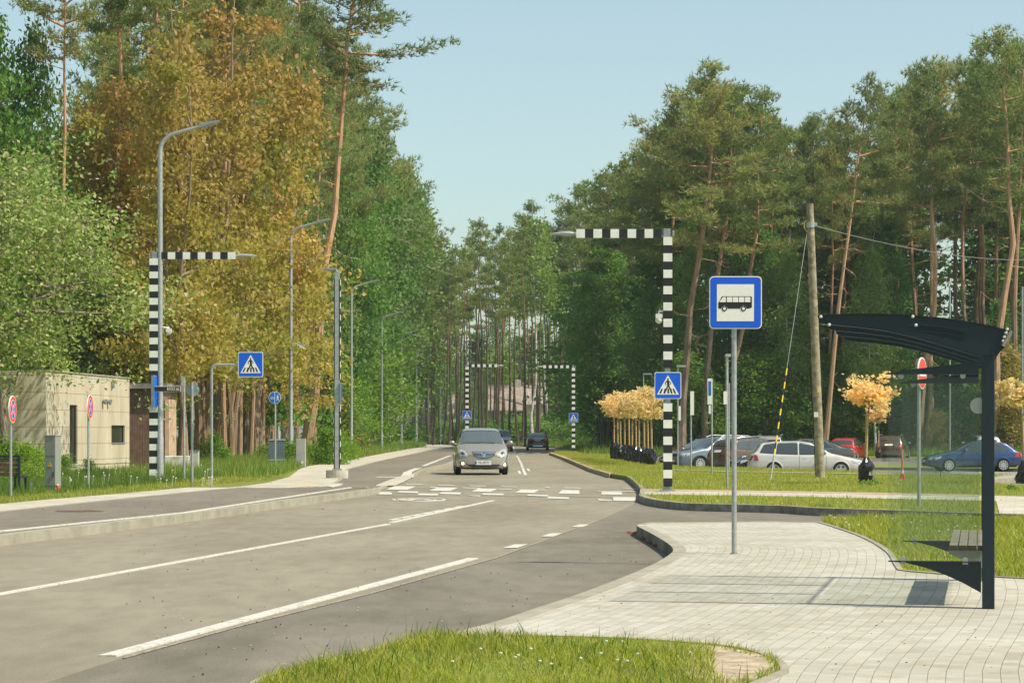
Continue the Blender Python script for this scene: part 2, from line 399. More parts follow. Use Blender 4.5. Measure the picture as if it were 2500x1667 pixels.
ribbon('platform_back_kerb',back,-.12,KZ+.006,-.05,M['kerb'])
gright=gl+gp([(3100,1450),(3100,1290),(2500,1266),(2005,1262)],KZ)
gright=gls+gp([(3100,1450),(3100,1285),(2700,1270),(2500,1267),(2300,1266),(2100,1266),(2015,1270)],KZ)
slab('grass_plot',gright,KZ+.01,-.3,M['soil'])
ribbon('grass_edging',gls,-.06,KZ+.012,-.1,M['kerb'])
gb=smoothline(gp([(560,1760),(640,1667),(780,1627),(900,1595),(1000,1568),(1080,1557),(1200,1555),(1500,1562),(1760,1580),(1860,1602),(1895,1622),(1905,1640),(1880,1652),(1790,1690)],KZ),4)
slab('front_grass_plot',gb+gp([(1600,1790)],KZ),KZ+.012,-.3,M['soil'])
slab('bare_soil',gp([(1690,1580),(1760,1584),(1850,1602),(1890,1622),(1897,1640),(1870,1652),(1770,1692),(1690,1667),(1640,1620)],KZ),KZ+.02,0,M['sand'])
ribbon('front_grass_edging',gb,.05,KZ+.018,-.1,M['kerb'])
# island on the right
ifront=smoothline(gp([(1530,1162),(1546,1173),(1560,1187),(1565,1198),(1560,1208),(1568,1213),(1590,1219),(1640,1226),(1700,1230),(1900,1235),(2000,1241),(2200,1247),(2390,1254),(2500,1257),(2700,1264)],KZ),4)
far=gp([(3000,1200),(2700,1190),(2500,1186),(2425,1178),(2490,1169),(2470,1160),(2190,1157),(2120,1152),(1990,1146),(1780,1141),(1660,1138),(1625,1132)],KZ)+[(6.2,120),(6.6,150),(4.6,152),(4.4,178),(3.2,178)]
ileft=gp([(1350,1106.5),(1375,1114),(1400,1124),(1440,1141),(1470,1150),(1500,1157)],KZ)
slab('right_verge',offset(ifront,.05)+gp([(3000,1275)],KZ)+far+ileft,KZ-.004,-.5,M['soil'])
kc=G(1560,1208,KZ)[:2]; ki=min(range(len(ifront)),key=lambda i:(ifront[i][0]-kc[0])**2+(ifront[i][1]-kc[1])**2)
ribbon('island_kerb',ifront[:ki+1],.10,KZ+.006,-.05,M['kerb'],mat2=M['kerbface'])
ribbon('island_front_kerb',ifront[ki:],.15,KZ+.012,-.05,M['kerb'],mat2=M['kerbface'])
slab('gravel_shoulder',gp([(1348,1106),(1375,1112),(1400,1120),(1440,1136),(1470,1147),(1500,1156),(1488,1160),(1440,1146),(1400,1129),(1370,1117),(1340,1106)],KZ*.6),KZ+.002,-.2,M['sand'])
ribbon('lane_kerb',gp([(1458,1149),(1500,1148.5),(1548,1147.5)],.0),.15,.155,-.05,M['side'])
slab('foot_path',gp([(1562,1206.5),(1600,1207),(1900,1211),(2390,1222),(2500,1226),(2700,1232),(2700,1216),(2390,1209),(1900,1199.5),(1600,1196),(1563,1195.5)],KZ),KZ+.003,-.2,M['paver_far'])
slab('pink_cycle_strip',gp([(1575,1197.5),(1900,1202),(2390,1211.5),(2390,1208),(1900,1198.5),(1600,1194.5),(1575,1194)],KZ),KZ+.008,-.2,M['paver_pink'])
slab('crossing_pavement',gp([(2432,1223),(2440,1253),(2700,1261),(2700,1230)],KZ),KZ+.006,-.2,M['paver_far'])
slab('parking_kerb_strip',gp([(1640,1148.6),(1780,1153.2),(2120,1159),(2185,1159.5),(2185,1157.6),(2120,1157),(1780,1151.2),(1640,1146.8)],KZ),KZ+.03,-.2,M['kerb'])
slab('curved_kerb',gp([(2422,1180),(2490,1172),(2488,1167.5),(2455,1168),(2422,1173)],KZ),KZ+.10,-.2,M['kerb'])
# verge + strips in the parking lot and along the far road
slab('parking_grass_strip',[(16,119),(27,112),(30,125),(18,131)],-.22,-.5,M['soil'])
ribbon('parking_strip_kerb',[(16,118.9),(27,111.9)],-.2,-.2,-.5,M['kerb'])
slab('far_grass_verge',[(6.6,152),(60,152),(90,150),(95,175),(5,182)],-.18,-.5,M['soil'])
ribbon('far_parking_kerb',[(6.4,151.8),(60,151.8)],-.25,-.12,-.5,M['kerb'])
slab('far_right_verge',[(4.4,178),(12,178),(16,330),(-40,345),(-12,322),(-1,287),(3.6,240),(5,200)],KZ,-.5,M['soil'])
# ------------------------------------------------------------ road markings
def deck(name,polys,z,mat=None,pz=None,label=None):
    mb=MB()
    for p in polys: mb.prism([(G(x,y,z)[:2] if y>300 else (x,y)) for x,y in p],z+.0,z+.006 if pz is None else pz)
    return struct(mb.build(name,mat or M['paint']),label)
def wline(a,b,wd,z):
    """line on the road between two px points, wd metres wide"""
    A=Vector(G(*a,z)[:2]);B=Vector(G(*b,z)[:2]); t=(B-A).normalized(); n=Vector((-t.y,t.x))*wd/2
    return [tuple(A-n),tuple(B-n),tuple(B+n),tuple(A+n)]
def lines(name,segs,z):
    mb=MB()
    for a,b,wd in segs: mb.prism(wline(a,b,wd,z),z-.01,z+.012)
    return struct(mb.build(name,M['paint']))
lines('centre_line',[((-500,1541),(600,1342.3),.085),((600,1342.3),(948,1279.6),.085),((952,1276.5),(1203,1222),.09)],0)
dsh=[]
for k in range(7):
    x0=952+k*26; x1=x0+21; f=lambda x:1270-(x-952)*(1270-1235.5)/(1130-952)
    dsh.append(((x0,f(x0)),(x1,f(x1)),.085))
lines('centre_dashes',dsh,0)
lines('bay_line',[((262,1602.5),(1155,1363.5),.125)],.0)
deck('bay_dashes',[[(1229,1337.5),(1256,1329),(1287,1328.5),(1262,1337)],[(1321,1309.5),(1345,1302),(1373,1301.5),(1352,1309)],[(1394,1286.3),(1413,1280.5),(1437,1280.3),(1420,1286.2)]],.008,pz=.014)
lines('cycle_path_line',[((-400,1350),(0,1297),.085),((0,1297),(450,1251.5),.085),((450,1251.5),(842,1192),.09),((842,1192),(925,1180.5),.1)],KZ)
lines('cycle_path_far_line',[((1033,1137.5),(1099,1112),.14),((987,1157),(996,1149),.3),((996,1149),(1022,1143),.22)],KZ)
c3=lambda ps:[(x/3.563+800,y/3.563+800) for x,y in ps]
c3b=lambda ps:[(x/6.533+1460,y/6.533+1100) for x,y in ps]
blk=[c3(p) for p in ([(510,1408),(580,1377),(765,1380),(690,1410)],[(880,1416),(960,1388),(1130,1392),(1060,1420)],[(1250,1424),(1310,1398),(1480,1400),(1410,1428)],
 [(1630,1434),(1680,1407),(1840,1410),(1790,1437)],[(2005,1442),(2040,1412),(2190,1414),(2190,1446)],
 [(370,1448),(395,1427),(550,1430),(565,1450)],[(600,1432),(625,1420),(790,1424),(780,1438)],[(775,1455),(800,1440),(965,1444),(950,1460)],
 [(970,1445),(990,1430),(1160,1432),(1150,1450)],[(1345,1453),(1350,1440),(1535,1443),(1520,1457)],[(1730,1462),(1750,1450),(1920,1455),(1910,1470)],
 [(1905,1483),(1920,1468),(2100,1475),(2095,1490)],[(1230,1462),(1240,1457),(1330,1460),(1320,1467)])]
blk+=[c3b(p) for p in ([(52,697),(60,655),(375,658),(390,704)],[(245,798),(240,735),(595,742),(608,805)],[(0,792),(0,768),(215,790),(235,803)])]
thin=[]
for a,b,y in ((680,828,1362),(958,1105,1369),(1235,1380,1375),(1510,1647,1382),(1890,1932,1387),(2060,2205,1393),(890,1010,1387),(1175,1330,1393),(1470,1602,1402),(1840,1895,1410)):
    thin.append(c3([(a,y-3),(b,y),(b,y+5),(a,y+2)]))
thin.append(c3b([(400,603),(650,607),(645,614),(405,611)])); thin.append(c3b([(0,640),(330,645),(630,650),(625,657),(330,652),(0,648)]))
deck('crossing_stripes',blk,.006,pz=.012)
deck('crossing_thin_lines',thin,.006,pz=.012)
# oval with a bicycle mark in it
mb=MB(); cx,cy,_=G(1022,1220); rx,ry=.60,1.15
n=40; o_=[(cx+rx*math.cos(2*math.pi*k/n),cy+ry*math.sin(2*math.pi*k/n)) for k in range(n)]; i_=[(cx+(rx-.06)*math.cos(2*math.pi*k/n),cy+(ry-.16)*math.sin(2*math.pi*k/n)) for k in range(n)]
for k in range(n):
    j=(k+1)%n
    if k in (17,): continue
    mb.prism([o_[k],o_[j],i_[j],i_[k]],-.02,.012)
for dx in (-.26,.26):
    q=[(cx+dx+.15*math.cos(2*math.pi*k/16),cy-.15+.40*math.sin(2*math.pi*k/16)) for k in range(16)]; q2=[(cx+dx+.10*math.cos(2*math.pi*k/16),cy-.15+.26*math.sin(2*math.pi*k/16)) for k in range(16)]
    for k in range(16): j=(k+1)%16; mb.prism([q[k],q[j],q2[j],q2[k]],-.02,.012)
mb.prism([(cx-.26,cy-.15),(cx-.12,cy+.45),(cx+.2,cy+.45),(cx+.2,cy+.35),(cx-.08,cy+.35),(cx-.2,cy-.15)],-.02,.0122)
struct(mb.build('bicycle_mark',M['paint']))
# flush white kerb bands and tactile slabs at the crossing
deck('flush_kerb_band',[gp([(977,1166),(983,1161),(1012,1160),(1008,1166)],.03),gp([(917,1185.5),(946,1174),(968,1166.3),(1004,1166),(985,1176),(966,1184.5)],.03)],KZ,M['paver_far'],pz=KZ+.02)
deck('crossing_slab_edge',[[(700,1180),(800,1177),(838,1171),(800,1171),(760,1176),(705,1177)]],KZ,M['stone'],pz=KZ+.022)
deck('tactile_slabs',[c3([(150,1390),(210,1373),(372,1376),(335,1391)]),[(700,1177),(735,1172),(800,1173),(770,1176)]],KZ,M['tactile'],pz=KZ+.016)
deck('cycle_marks',[c3([(415,1272),(430,1268),(628,1268),(630,1273)]),c3([(0,1345),(40,1332),(130,1328),(100,1338),(40,1350)])],KZ,pz=KZ+.014)
c7=lambda ps:[(x/7.84+1230,y/7.84+1000) for x,y in ps]
fl=[c7([(385,1252),(333,1115),(382,1115),(447,1252)])]
x0=[(225,880),(243,910),(262,935),(272,965),(287,995),(305,1030),(318,1072),(331,1108)]
for (a,b) in zip(x0[:-1],x0[1:]): fl.append(c7([a,(a[0]+38+(a[1]-880)*.06,a[1]),(b[0]+38+(b[1]-880)*.06,b[1]-5),(b[0],b[1]-5)]))
fl+=[c7([(280,1224),(262,1170),(308,1168),(340,1222)]),c7([(465,1175),(428,1130),(480,1130),(512,1175)]),c7([(203,822),(165,705),(190,702),(236,820)])]
deck('far_centre_line',fl,.004,pz=.012)
deck('far_crossing_stripes',[c7([(a,y),(a,y-12),(b,y-10),(b,y+2)]) for a,b,y in ((290,430,836),(565,705,840),(845,980,849),(100,240,828))],.004,pz=.012)
pk=[]
for k in range(5): pk.append([(2290+k*30,1150+k*3.2),(2500+k*10,1154+k*3.2),(2500+k*10,1155+k*3.2),(2290+k*30,1151+k*3.2)])
deck('parking_hatching',pk,-.32,pz=-.315)
# manhole cover on the cycle path
mh=G(195,1247,KZ); n=28
o=MB().prism([(mh[0]+.42*math.cos(2*math.pi*k/n),mh[1]+.42*math.sin(2*math.pi*k/n)) for k in range(n)],0,KZ+.002).build('manhole_cover',pmat('rusty_iron',(.16,.075,.04),.8,.2,var=.4,vscale=12,bmp=.6,bscale=30))
tag(o,'rusty brown round manhole cover in the cycle path','manhole cover')
# the cycle path dips to road level at the crossing
def dip(name):
    o=bpy.data.objects.get(name)
    bm=bmesh.new(); bm.from_mesh(o.data)
    for y in (59.5,61,62.5,64,70,76,80,82,84,86,88,90): bmesh.ops.bisect_plane(bm,geom=bm.verts[:]+bm.edges[:]+bm.faces[:],plane_co=(0,y,0),plane_no=(0,1,0))
    for x in (-14,-11,-8): bmesh.ops.bisect_plane(bm,geom=bm.verts[:]+bm.edges[:]+bm.faces[:],plane_co=(x,0,0),plane_no=(1,0,0))
    for v in bm.verts:
        if v.co.z>.05:
            f=float(np.interp(v.co.y,[59.5,63,81,89],[0,1,1,0]))*float(np.interp(v.co.x,[-13,-8],[0,1]))
            v.co.z-=.115*f
    bm.to_mesh(o.data); bm.free()
for nm in ('left_verge','left_kerb','cycle_path','left_pavement','pavement_edging','flush_kerb_band','crossing_slab_edge','tactile_slabs','cycle_marks','cycle_path_line','cycle_path_far_line'): dip(nm)
# ------------------------------------------------------------ scattered grass
def pip(P,poly):
    x,y=P[:,0],P[:,1]; ins=np.zeros(len(P),bool); n=len(poly)
    for i in range(n):
        x1,y1=poly[i];x2,y2=poly[(i+1)%n]
        if y1==y2: continue
        c=((y1>y)!=(y2>y))&(x<(x2-x1)*(y-y1)/(y2-y1)+x1); ins^=c
    return ins
def blades(name,label,poly,z,dens,h,wd,mat,seed,holes=(),hvar=.4,lean=.35,patch=0,seg=1,ztop=None,link=True):
    rng=np.random.default_rng(seed); pa=np.array(poly); lo,hi=pa.min(0),pa.max(0); area=np.prod(hi-lo)
    n=int(area*dens); P=rng.random((n,2))*(hi-lo)+lo; k=pip(P,poly)
    # camera sees a wedge only
    k&=(np.abs(P[:,0])<P[:,1]*.235+1.0)
    for q in holes: k&=~pip(P,q)
    if patch:
        nz=np.sin(P[:,0]*1.9+2*np.sin(P[:,1]*.8))*np.sin(P[:,1]*1.1+1.5*np.sin(P[:,0]*1.3))+.6*np.sin(P[:,0]*7+P[:,1]*3)*np.sin(P[:,1]*5-P[:,0]*2)
        k&=(rng.random(n)<np.clip(.62+nz*patch,.06,1))
    P=P[k]; n=len(P)
    hh=h*(1+hvar*rng.standard_normal(n)).clip(.3,2.0)
    if patch: hh*= (1+.35*np.sin(P[:,0]*2.3+P[:,1])*np.sin(P[:,1]*1.7))
    a=rng.random(n)*2*np.pi; ww=wd*(.6+.8*rng.random(n)); l=lean*hh*rng.standard_normal((2,n))
    b0=np.c_[P,np.full(n,z)]; dx=np.c_[np.cos(a)*ww/2,np.sin(a)*ww/2,np.zeros(n)]
    tip=b0+np.c_[l[0],l[1],hh]
    if seg==1:
        V=np.stack([b0-dx,b0+dx,tip],1).reshape(-1,3); return tag(npmesh(name,V,3,np.arange(len(V)),mat),label,'grass',kind='stuff')
    mid=b0+np.c_[l[0]*.3,l[1]*.3,hh*.55]
    V=np.stack([b0-dx,b0+dx,mid+dx*.8,mid-dx*.8,tip+dx*.12,tip-dx*.12],1).reshape(-1,3)
    idx=(np.arange(n)[:,None]*6+np.array([0,1,2,3,3,2,4,5])[None]).ravel()
    return tag(npmesh(name,V,4,idx,mat),label,'grass',kind='stuff')
pathpoly=gp([(1555,1207.5),(1600,1208),(1900,1212),(2390,1223),(2432,1224),(2438,1256),(2800,1266),(2800,1213),(2390,1207),(1900,1197.5),(1600,1193.5),(1560,1193.5)],KZ)
soilhole=gp([(1740,1590),(1800,1600),(1870,1618),(1890,1640),(1850,1655),(1780,1680),(1740,1640)],KZ)
pb_in=[(x-.04,y+.0) for x,y in pb]
blades('front_grass','thick green grass in the plot nearest the camera',gb+gp([(1600,1790)],KZ),KZ,6500,.042,.0055,M['grass'],1,holes=[soilhole],patch=.32,seg=2,lean=.5)
blades('front_grass_tufts','taller tufts standing above the grass nearest the camera',gb+gp([(1600,1790)],KZ),KZ,200,.085,.006,M['grass_long'],2,holes=[soilhole],patch=.6,seg=2,lean=.3)
blades('plot_grass','rough green grass in the plot behind the bus shelter',gright,KZ,1100,.075,.010,M['grass'],3,patch=.3,seg=2,lean=.45)
blades('island_grass','mown grass on the verge around the parking lot',ifront+gp([(3000,1275)],KZ)+far+ileft,KZ-.01,260,.06,.016,M['grass'],4,holes=[pathpoly],patch=.25)
lv=[p for p in pb_in if p[1]<120]
blades('left_grass','mown grass beside the left pavement',lv+[(lv[-1][0]-3,lv[-1][1]),(-9,80),(-12,60),(-15,45),(-15,38)],KZ-.01,320,.06,.014,M['grass'],5,patch=.25)
def offl(line,a): return [(x-a,y) for x,y in line]
lw=[p for p in pb if 48<p[1]<110]
blades('left_long_grass','long grass with seed heads in front of the building and trees',offl(lw,1.6)[:]+[(-9,110),(-13,90),(-15,80),(-16,66),(-14,52)],KZ-.01,260,.15,.016,M['grass_long'],6,patch=.35,lean=.25)
lw=[p for p in pb if 72<p[1]<275]
blades('left_bank_grass','tall green grass on the bank under the street lamps',offl(lw,.15)+offl(lw,5)[::-1],KZ-.01,170,.26,.026,M['grass_long'],7,patch=.25,lean=.25)
blades('far_verge_grass','grass on the far verge behind the parked cars',[(5.5,162),(60,162),(60,176),(14,175),(14,290),(5,300),(-6,302),(0,287),(3.6,240),(5,200),(4.4,178)],-.05,45,.4,.05,M['grass_long'],8,patch=.3)
# dandelions and daisies
rng=random.Random(5); mb=MB()
for k in range(95):
    if k<48: x=rng.uniform(150,520); y=rng.uniform(1140,1190)
    else: x=rng.uniform(840,1000); y=rng.uniform(1096,1112)
    p=G(x,y,KZ); h=rng.uniform(.16,.30); mb.tube([(p[0],p[1],KZ),(p[0]+.02,p[1],KZ+h)],.006,3); mb.sphere((p[0]+.02,p[1],KZ+h),.022,6)
for k in range(70):
    if k<18: x=rng.uniform(1000,1880); y=rng.uniform(1590,1660); s=.012; h=.07
    elif k<40: x=rng.uniform(2010,2400); y=rng.uniform(1272,1320); s=.018; h=.12
    else: x=rng.uniform(1600,2400); y=rng.uniform(1165,1190); s=.02; h=.07
    p=G(x,y,KZ); mb.sphere((p[0],p[1],KZ+h),s,6,sc3=(1,1,.5))
tag(mb.build('white_flowers',pmat('petal_white',(.62,.62,.55),.8,var=.1)),'white dandelion clocks and daisies dotted in the grass','flowers',kind='stuff')
mb=MB()
for k in range(60):
    if k<40: x=rng.uniform(60,700); y=rng.uniform(1165,1200)
    else: x=rng.uniform(1700,2480); y=rng.uniform(1180,1255)
    p=G(x,y,KZ); mb.sphere((p[0],p[1],KZ+rng.uniform(.06,.14)),.022,6,sc3=(1,1,.5))
tag(mb.build('yellow_flowers',pmat('petal_yellow',(.7,.5,.03),.8,var=.1)),'yellow dandelions dotted in the grass','flowers',kind='stuff')
# litter: fallen catkins by the platform kerb, pebbles on asphalt
mb=MB()
for (x,y,sp,n) in ((1545,1303,9,24),(1573,1316,9,40),(1592,1326,10,45),(1607,1333,9,55),(1618,1339,7,25)):
    for k in range(n):
        a=G(x+rng.gauss(0,sp*.5),y+rng.gauss(0,1.3),.01); an=rng.uniform(0,6.3); l=rng.uniform(.02,.04)
        mb.tube([(a[0],a[1],a[2]+.012),(a[0]+l*math.cos(an),a[1]+l*math.sin(an),a[2]+rng.uniform(.01,.04))],.007,4)
tag(mb.build('fallen_catkins',pmat('catkin_brown',(.36,.13,.07),.9,var=.4,vscale=40)),'reddish brown fallen catkins heaped against the platform kerb','litter',kind='stuff')
mb=MB()
for k in range(420):
    if k<330: x=rng.uniform(300,1640); y=rng.uniform(1300,1660)
    else: x=rng.uniform(20,1000); y=rng.uniform(1130,1260)
    a=G(x,y,.012 if k<330 else KZ); s=rng.uniform(.004,.011)*(1.6 if k>=330 else 1); mb.sphere(a,s,5,m=rng.choice((0,0,1)),sc3=(1,1.3,.6))
for k in range(90):
    a=G(rng.uniform(1200,2480),rng.uniform(1430,1640),KZ); mb.sphere((a[0],a[1],KZ+.003),rng.uniform(.003,.007),5,m=rng.choice((0,2)),sc3=(1.5,1,.5))
tag(mb.build('pebbles',[pmat('pebble_dark',(.05,.045,.04),.9,var=0),pmat('pebble_pale',(.4,.36,.3),.9,var=0),pmat('leaf_litter',(.28,.17,.07),.9,var=0)]),'small pebbles and bits of litter scattered on the asphalt','litter',kind='stuff')
# ------------------------------------------------------------ trees
def bark(name,stops,h,scale=7,stretch=.18,amt=.55):
    m,nt,b=newmat(name); tc=coords(nt); sx=nt.nodes.new('ShaderNodeSeparateXYZ'); nt.links.new(tc,sx.inputs[0])
    mr=nt.nodes.new('ShaderNodeMapRange'); mr.inputs[1].default_value=0; mr.inputs[2].default_value=h; 
    ad=nt.nodes.new('ShaderNodeMath'); ad.operation='MULTIPLY_ADD'; ad.inputs[1].default_value=3; nt.links.new(noise(nt,1.2,3,.6,tc),ad.inputs[0]); nt.links.new(sx.outputs[2],ad.inputs[2])
    nt.links.new(ad.outputs[0],mr.inputs[0])
    c=ramp(nt,mr.outputs[0],stops); f=noise(nt,scale,5,.7,coords(nt,'Object',(1,1,stretch)))
    c=mixc(nt,c,(.35,.33,.32),ramp(nt,f,[(.38,amt),(.55,0.)]),'MULTIPLY')
    nt.links.new(c,b.inputs['Base Color']); b.inputs['Roughness'].default_value=.9; bump(nt,b,f,1,.04); return m
M['pbark']=bark('pine_bark',[(0,(.20,.155,.115)),(.38,(.25,.175,.12)),(.6,(.44,.25,.14)),(1,(.48,.27,.14))],22)
M['obark']=bark('pine_bark_orange',[(0,(.30,.20,.13)),(.3,(.44,.27,.16)),(.6,(.54,.32,.18)),(1,(.56,.31,.16))],22)
M['dbark']=bark('shaded_pine_bark',[(0,(.085,.06,.045)),(.5,(.12,.075,.05)),(.8,(.30,.17,.10)),(1,(.32,.18,.10))],26)  # darker pine bark: shadow on the far trunks painted into the colour
M['gbark']=bark('grey_brown_bark',[(0,(.20,.155,.11)),(1,(.28,.22,.15))],12,6,.2)
M['mbark']=bark('maple_bark',[(0,(.24,.15,.09)),(1,(.30,.22,.14))],12,5,.2)
M['bbark']=bark('birch_bark',[(0,(.35,.31,.25)),(.15,(.62,.58,.50)),(1,(.55,.52,.44))],20,3,2.2,.8)
M['l_pine']=leafmat('pine_needles',[(.12,.20,.07),(.19,.28,.08),(.27,.36,.11),(.34,.36,.13)],.42,.30,.2,alt=((.33,.31,.11),.25,.4))
M['l_pinew']=leafmat('pine_needles_warm',[(.17,.23,.07),(.27,.31,.09),(.36,.34,.12),(.44,.36,.16)],.42,.35,.15,alt=((.18,.27,.08),.3,.7))
M['l_green']=leafmat('broad_leaves',[(.07,.19,.045),(.12,.27,.055),(.19,.34,.07)],.48,.3,.2,alt=((.22,.33,.06),.2,.6))
M['l_bright']=leafmat('bright_leaves',[(.12,.26,.02),(.19,.34,.03),(.28,.40,.04)],.45,.35,.4)
M['l_birch']=leafmat('birch_leaves',[(.12,.22,.035),(.17,.28,.055),(.24,.32,.08)],.4,.3,.35)
M['l_maple']=leafmat('maple_leaves',[(.36,.28,.045),(.48,.36,.065),(.58,.43,.11),(.66,.47,.20)],.48,.4,.2,hgrad=(8,20,(1.0,.82,1.1),4),alt=((.34,.38,.06),.22,.6))
M['l_gold']=leafmat('young_maple_leaves',[(.80,.58,.25),(.87,.67,.34),(.88,.64,.44)],.5,2,.1)
M['l_willow']=leafmat('cherry_leaves',[(.14,.26,.04),(.22,.34,.065),(.32,.37,.13),(.46,.42,.24)],.35,.4,.35)
M['l_yell']=leafmat('yellow_green_leaves',[(.22,.20,.03),(.32,.27,.05),(.42,.30,.07)],.4,.5,.4)
def rdir(rng,n):
    v=rng.standard_normal((n,3)); return v/np.linalg.norm(v,axis=1)[:,None]
def leaves(C,size,rng,flat=.3,asp=.55):
    """diamond leaf quads at C"""
    n=len(C); a=rdir(rng,n); a[:,2]*=1-flat*.5; a/=np.linalg.norm(a,axis=1)[:,None]
    b=np.cross(a,rdir(rng,n)); b/=np.linalg.norm(b,axis=1)[:,None]
    s=(size*(.65+.7*rng.random(n)))[:,None]
    V=np.stack([C+a*s*.5,C+b*s*asp*.5,C-a*s*.5,C-b*s*asp*.5],1).reshape(-1,3)
    return V
def tufts(C,D,size,wd,rng,k=6,spread=.75):
    n=len(C); C=np.repeat(C,k,0); D=np.repeat(D,k,0)+spread*rng.standard_normal((n*k,3)); D/=np.linalg.norm(D,axis=1)[:,None]
    s=(size*(.6+.7*rng.random(n*k)))[:,None]; b=np.cross(D,rdir(rng,n*k)); b/=np.linalg.norm(b,axis=1)[:,None]
    return np.stack([C-b*wd/2,C+b*wd/2,C+D*s],1).reshape(-1,3)
def trunk_path(H,rng,bend=.25,n=9,base=(0,0)):
    t=np.linspace(0,1,n); dx=np.cumsum(rng.standard_normal(n))*bend*.35; dy=np.cumsum(rng.standard_normal(n))*bend*.35
    dx-=dx[0];dy-=dy[0]; dx-=t*dx[-1]; dy-=t*dy[-1]
    return [(base[0]+dx[i],base[1]+dy[i],H*t[i]) for i in range(n)]
def on(path,z,H):
    t=max(0,min(.999,z/H))*(len(path)-1); i=int(t); f=t-i; a,b=path[i],path[i+1]
    return np.array([a[k]+(b[k]-a[k])*f for k in range(3)])
PROTO={}
def cl(rng,n): return np.clip(rng.standard_normal((n,3)),-1.5,1.5)
def mk_pine(key,seed,H=22,cb=.55,R=3.2,nl=34,bare=8,nm='l_pine',bk='pbark',dens=1.,size=.30,wd=.055,rt=.19):
    rng=np.random.default_rng(seed); path=trunk_path(H,rng,.5); mb=MB()
    rr=[rt*(1.25 if i==0 else 1)*(1-.86*(i/8)**1.15) for i in range(9)]; mb.tube(path,rr,7)
    C=[];D=[]; z0=H*cb; az=rng.random()*6
    for i in range(nl):
        t=(i+rng.random())/nl; t=t**.9; z=z0+t*(H*.985-z0); az+=2.4+rng.normal()*.5
        prof=(1-t)**.55*(.55+.45*min(1,t*4+.25)) ; L=R*prof*rng.choice([.4,.6,.85,1.0,1.3])*rng.uniform(.85,1.15)+.35
        if rng.random()<.14: continue
        el=-.1+.75*t+rng.normal()*.12; p0=on(path,z,H); d=np.array([math.cos(az),math.sin(az),0]); pts=[p0]
        for s in range(1,5):
            f=s/4; pts.append(p0+d*L*f*math.cos(el)+np.array([0,0,L*(math.sin(el)*f+.22*f*f)])+rng.standard_normal(3)*.06*L*f)
        mb.tube(pts,[.05*L/3+.02,.04*L/3+.015,.03,.02,.008],4,cap=False)
        nc=max(2,int(L*2.4))
        for c in range(nc):
            f=.3+.7*(c+rng.random()*.6)/nc; q=f*4; j=min(3,int(q)); p=np.array(pts[j])+(np.array(pts[j+1])-np.array(pts[j]))*(q-j)
            side=np.cross(d,[0,0,1])*np.clip(rng.normal(),-1.3,1.3)*.32*L*.33
            p=p+side; n=int(17*dens); 
            C.append(p+cl(rng,n)*np.array([.33,.33,.15])); D.append(np.tile(d*.35+np.array([0,0,.8]),(n,1)))
    n=int(40*dens); C.append(np.array(path[-1])+cl(rng,n)*np.array([.26,.26,.5])-np.array([0,0,.55])); D.append(np.tile([0,0,1.],(n,1)))
    for i in range(bare):
        z=H*rng.uniform(.2,cb+.05); az=rng.random()*6.28; L=rng.uniform(.6,2.2)*(.4+z/H); p=on(path,z,H); d=np.array([math.cos(az),math.sin(az),rng.uniform(-.2,.3)])
        m1=p+d*L*.5+rng.standard_normal(3)*.12; m2=p+d*L+rng.standard_normal(3)*.25; mb.tube([p,m1,m2],[.028,.018,.006],4,cap=False)
        for q in range(2): mb.tube([m1,m1+rng.standard_normal(3)*.35+d*.3],[.014,.005],3,cap=False)
    V=tufts(np.concatenate(C),np.concatenate(D),size,wd,rng)
    PROTO[key]=dict(H=H,trunk=mb,bark=bk,V=V,fn=3,leaf=nm)
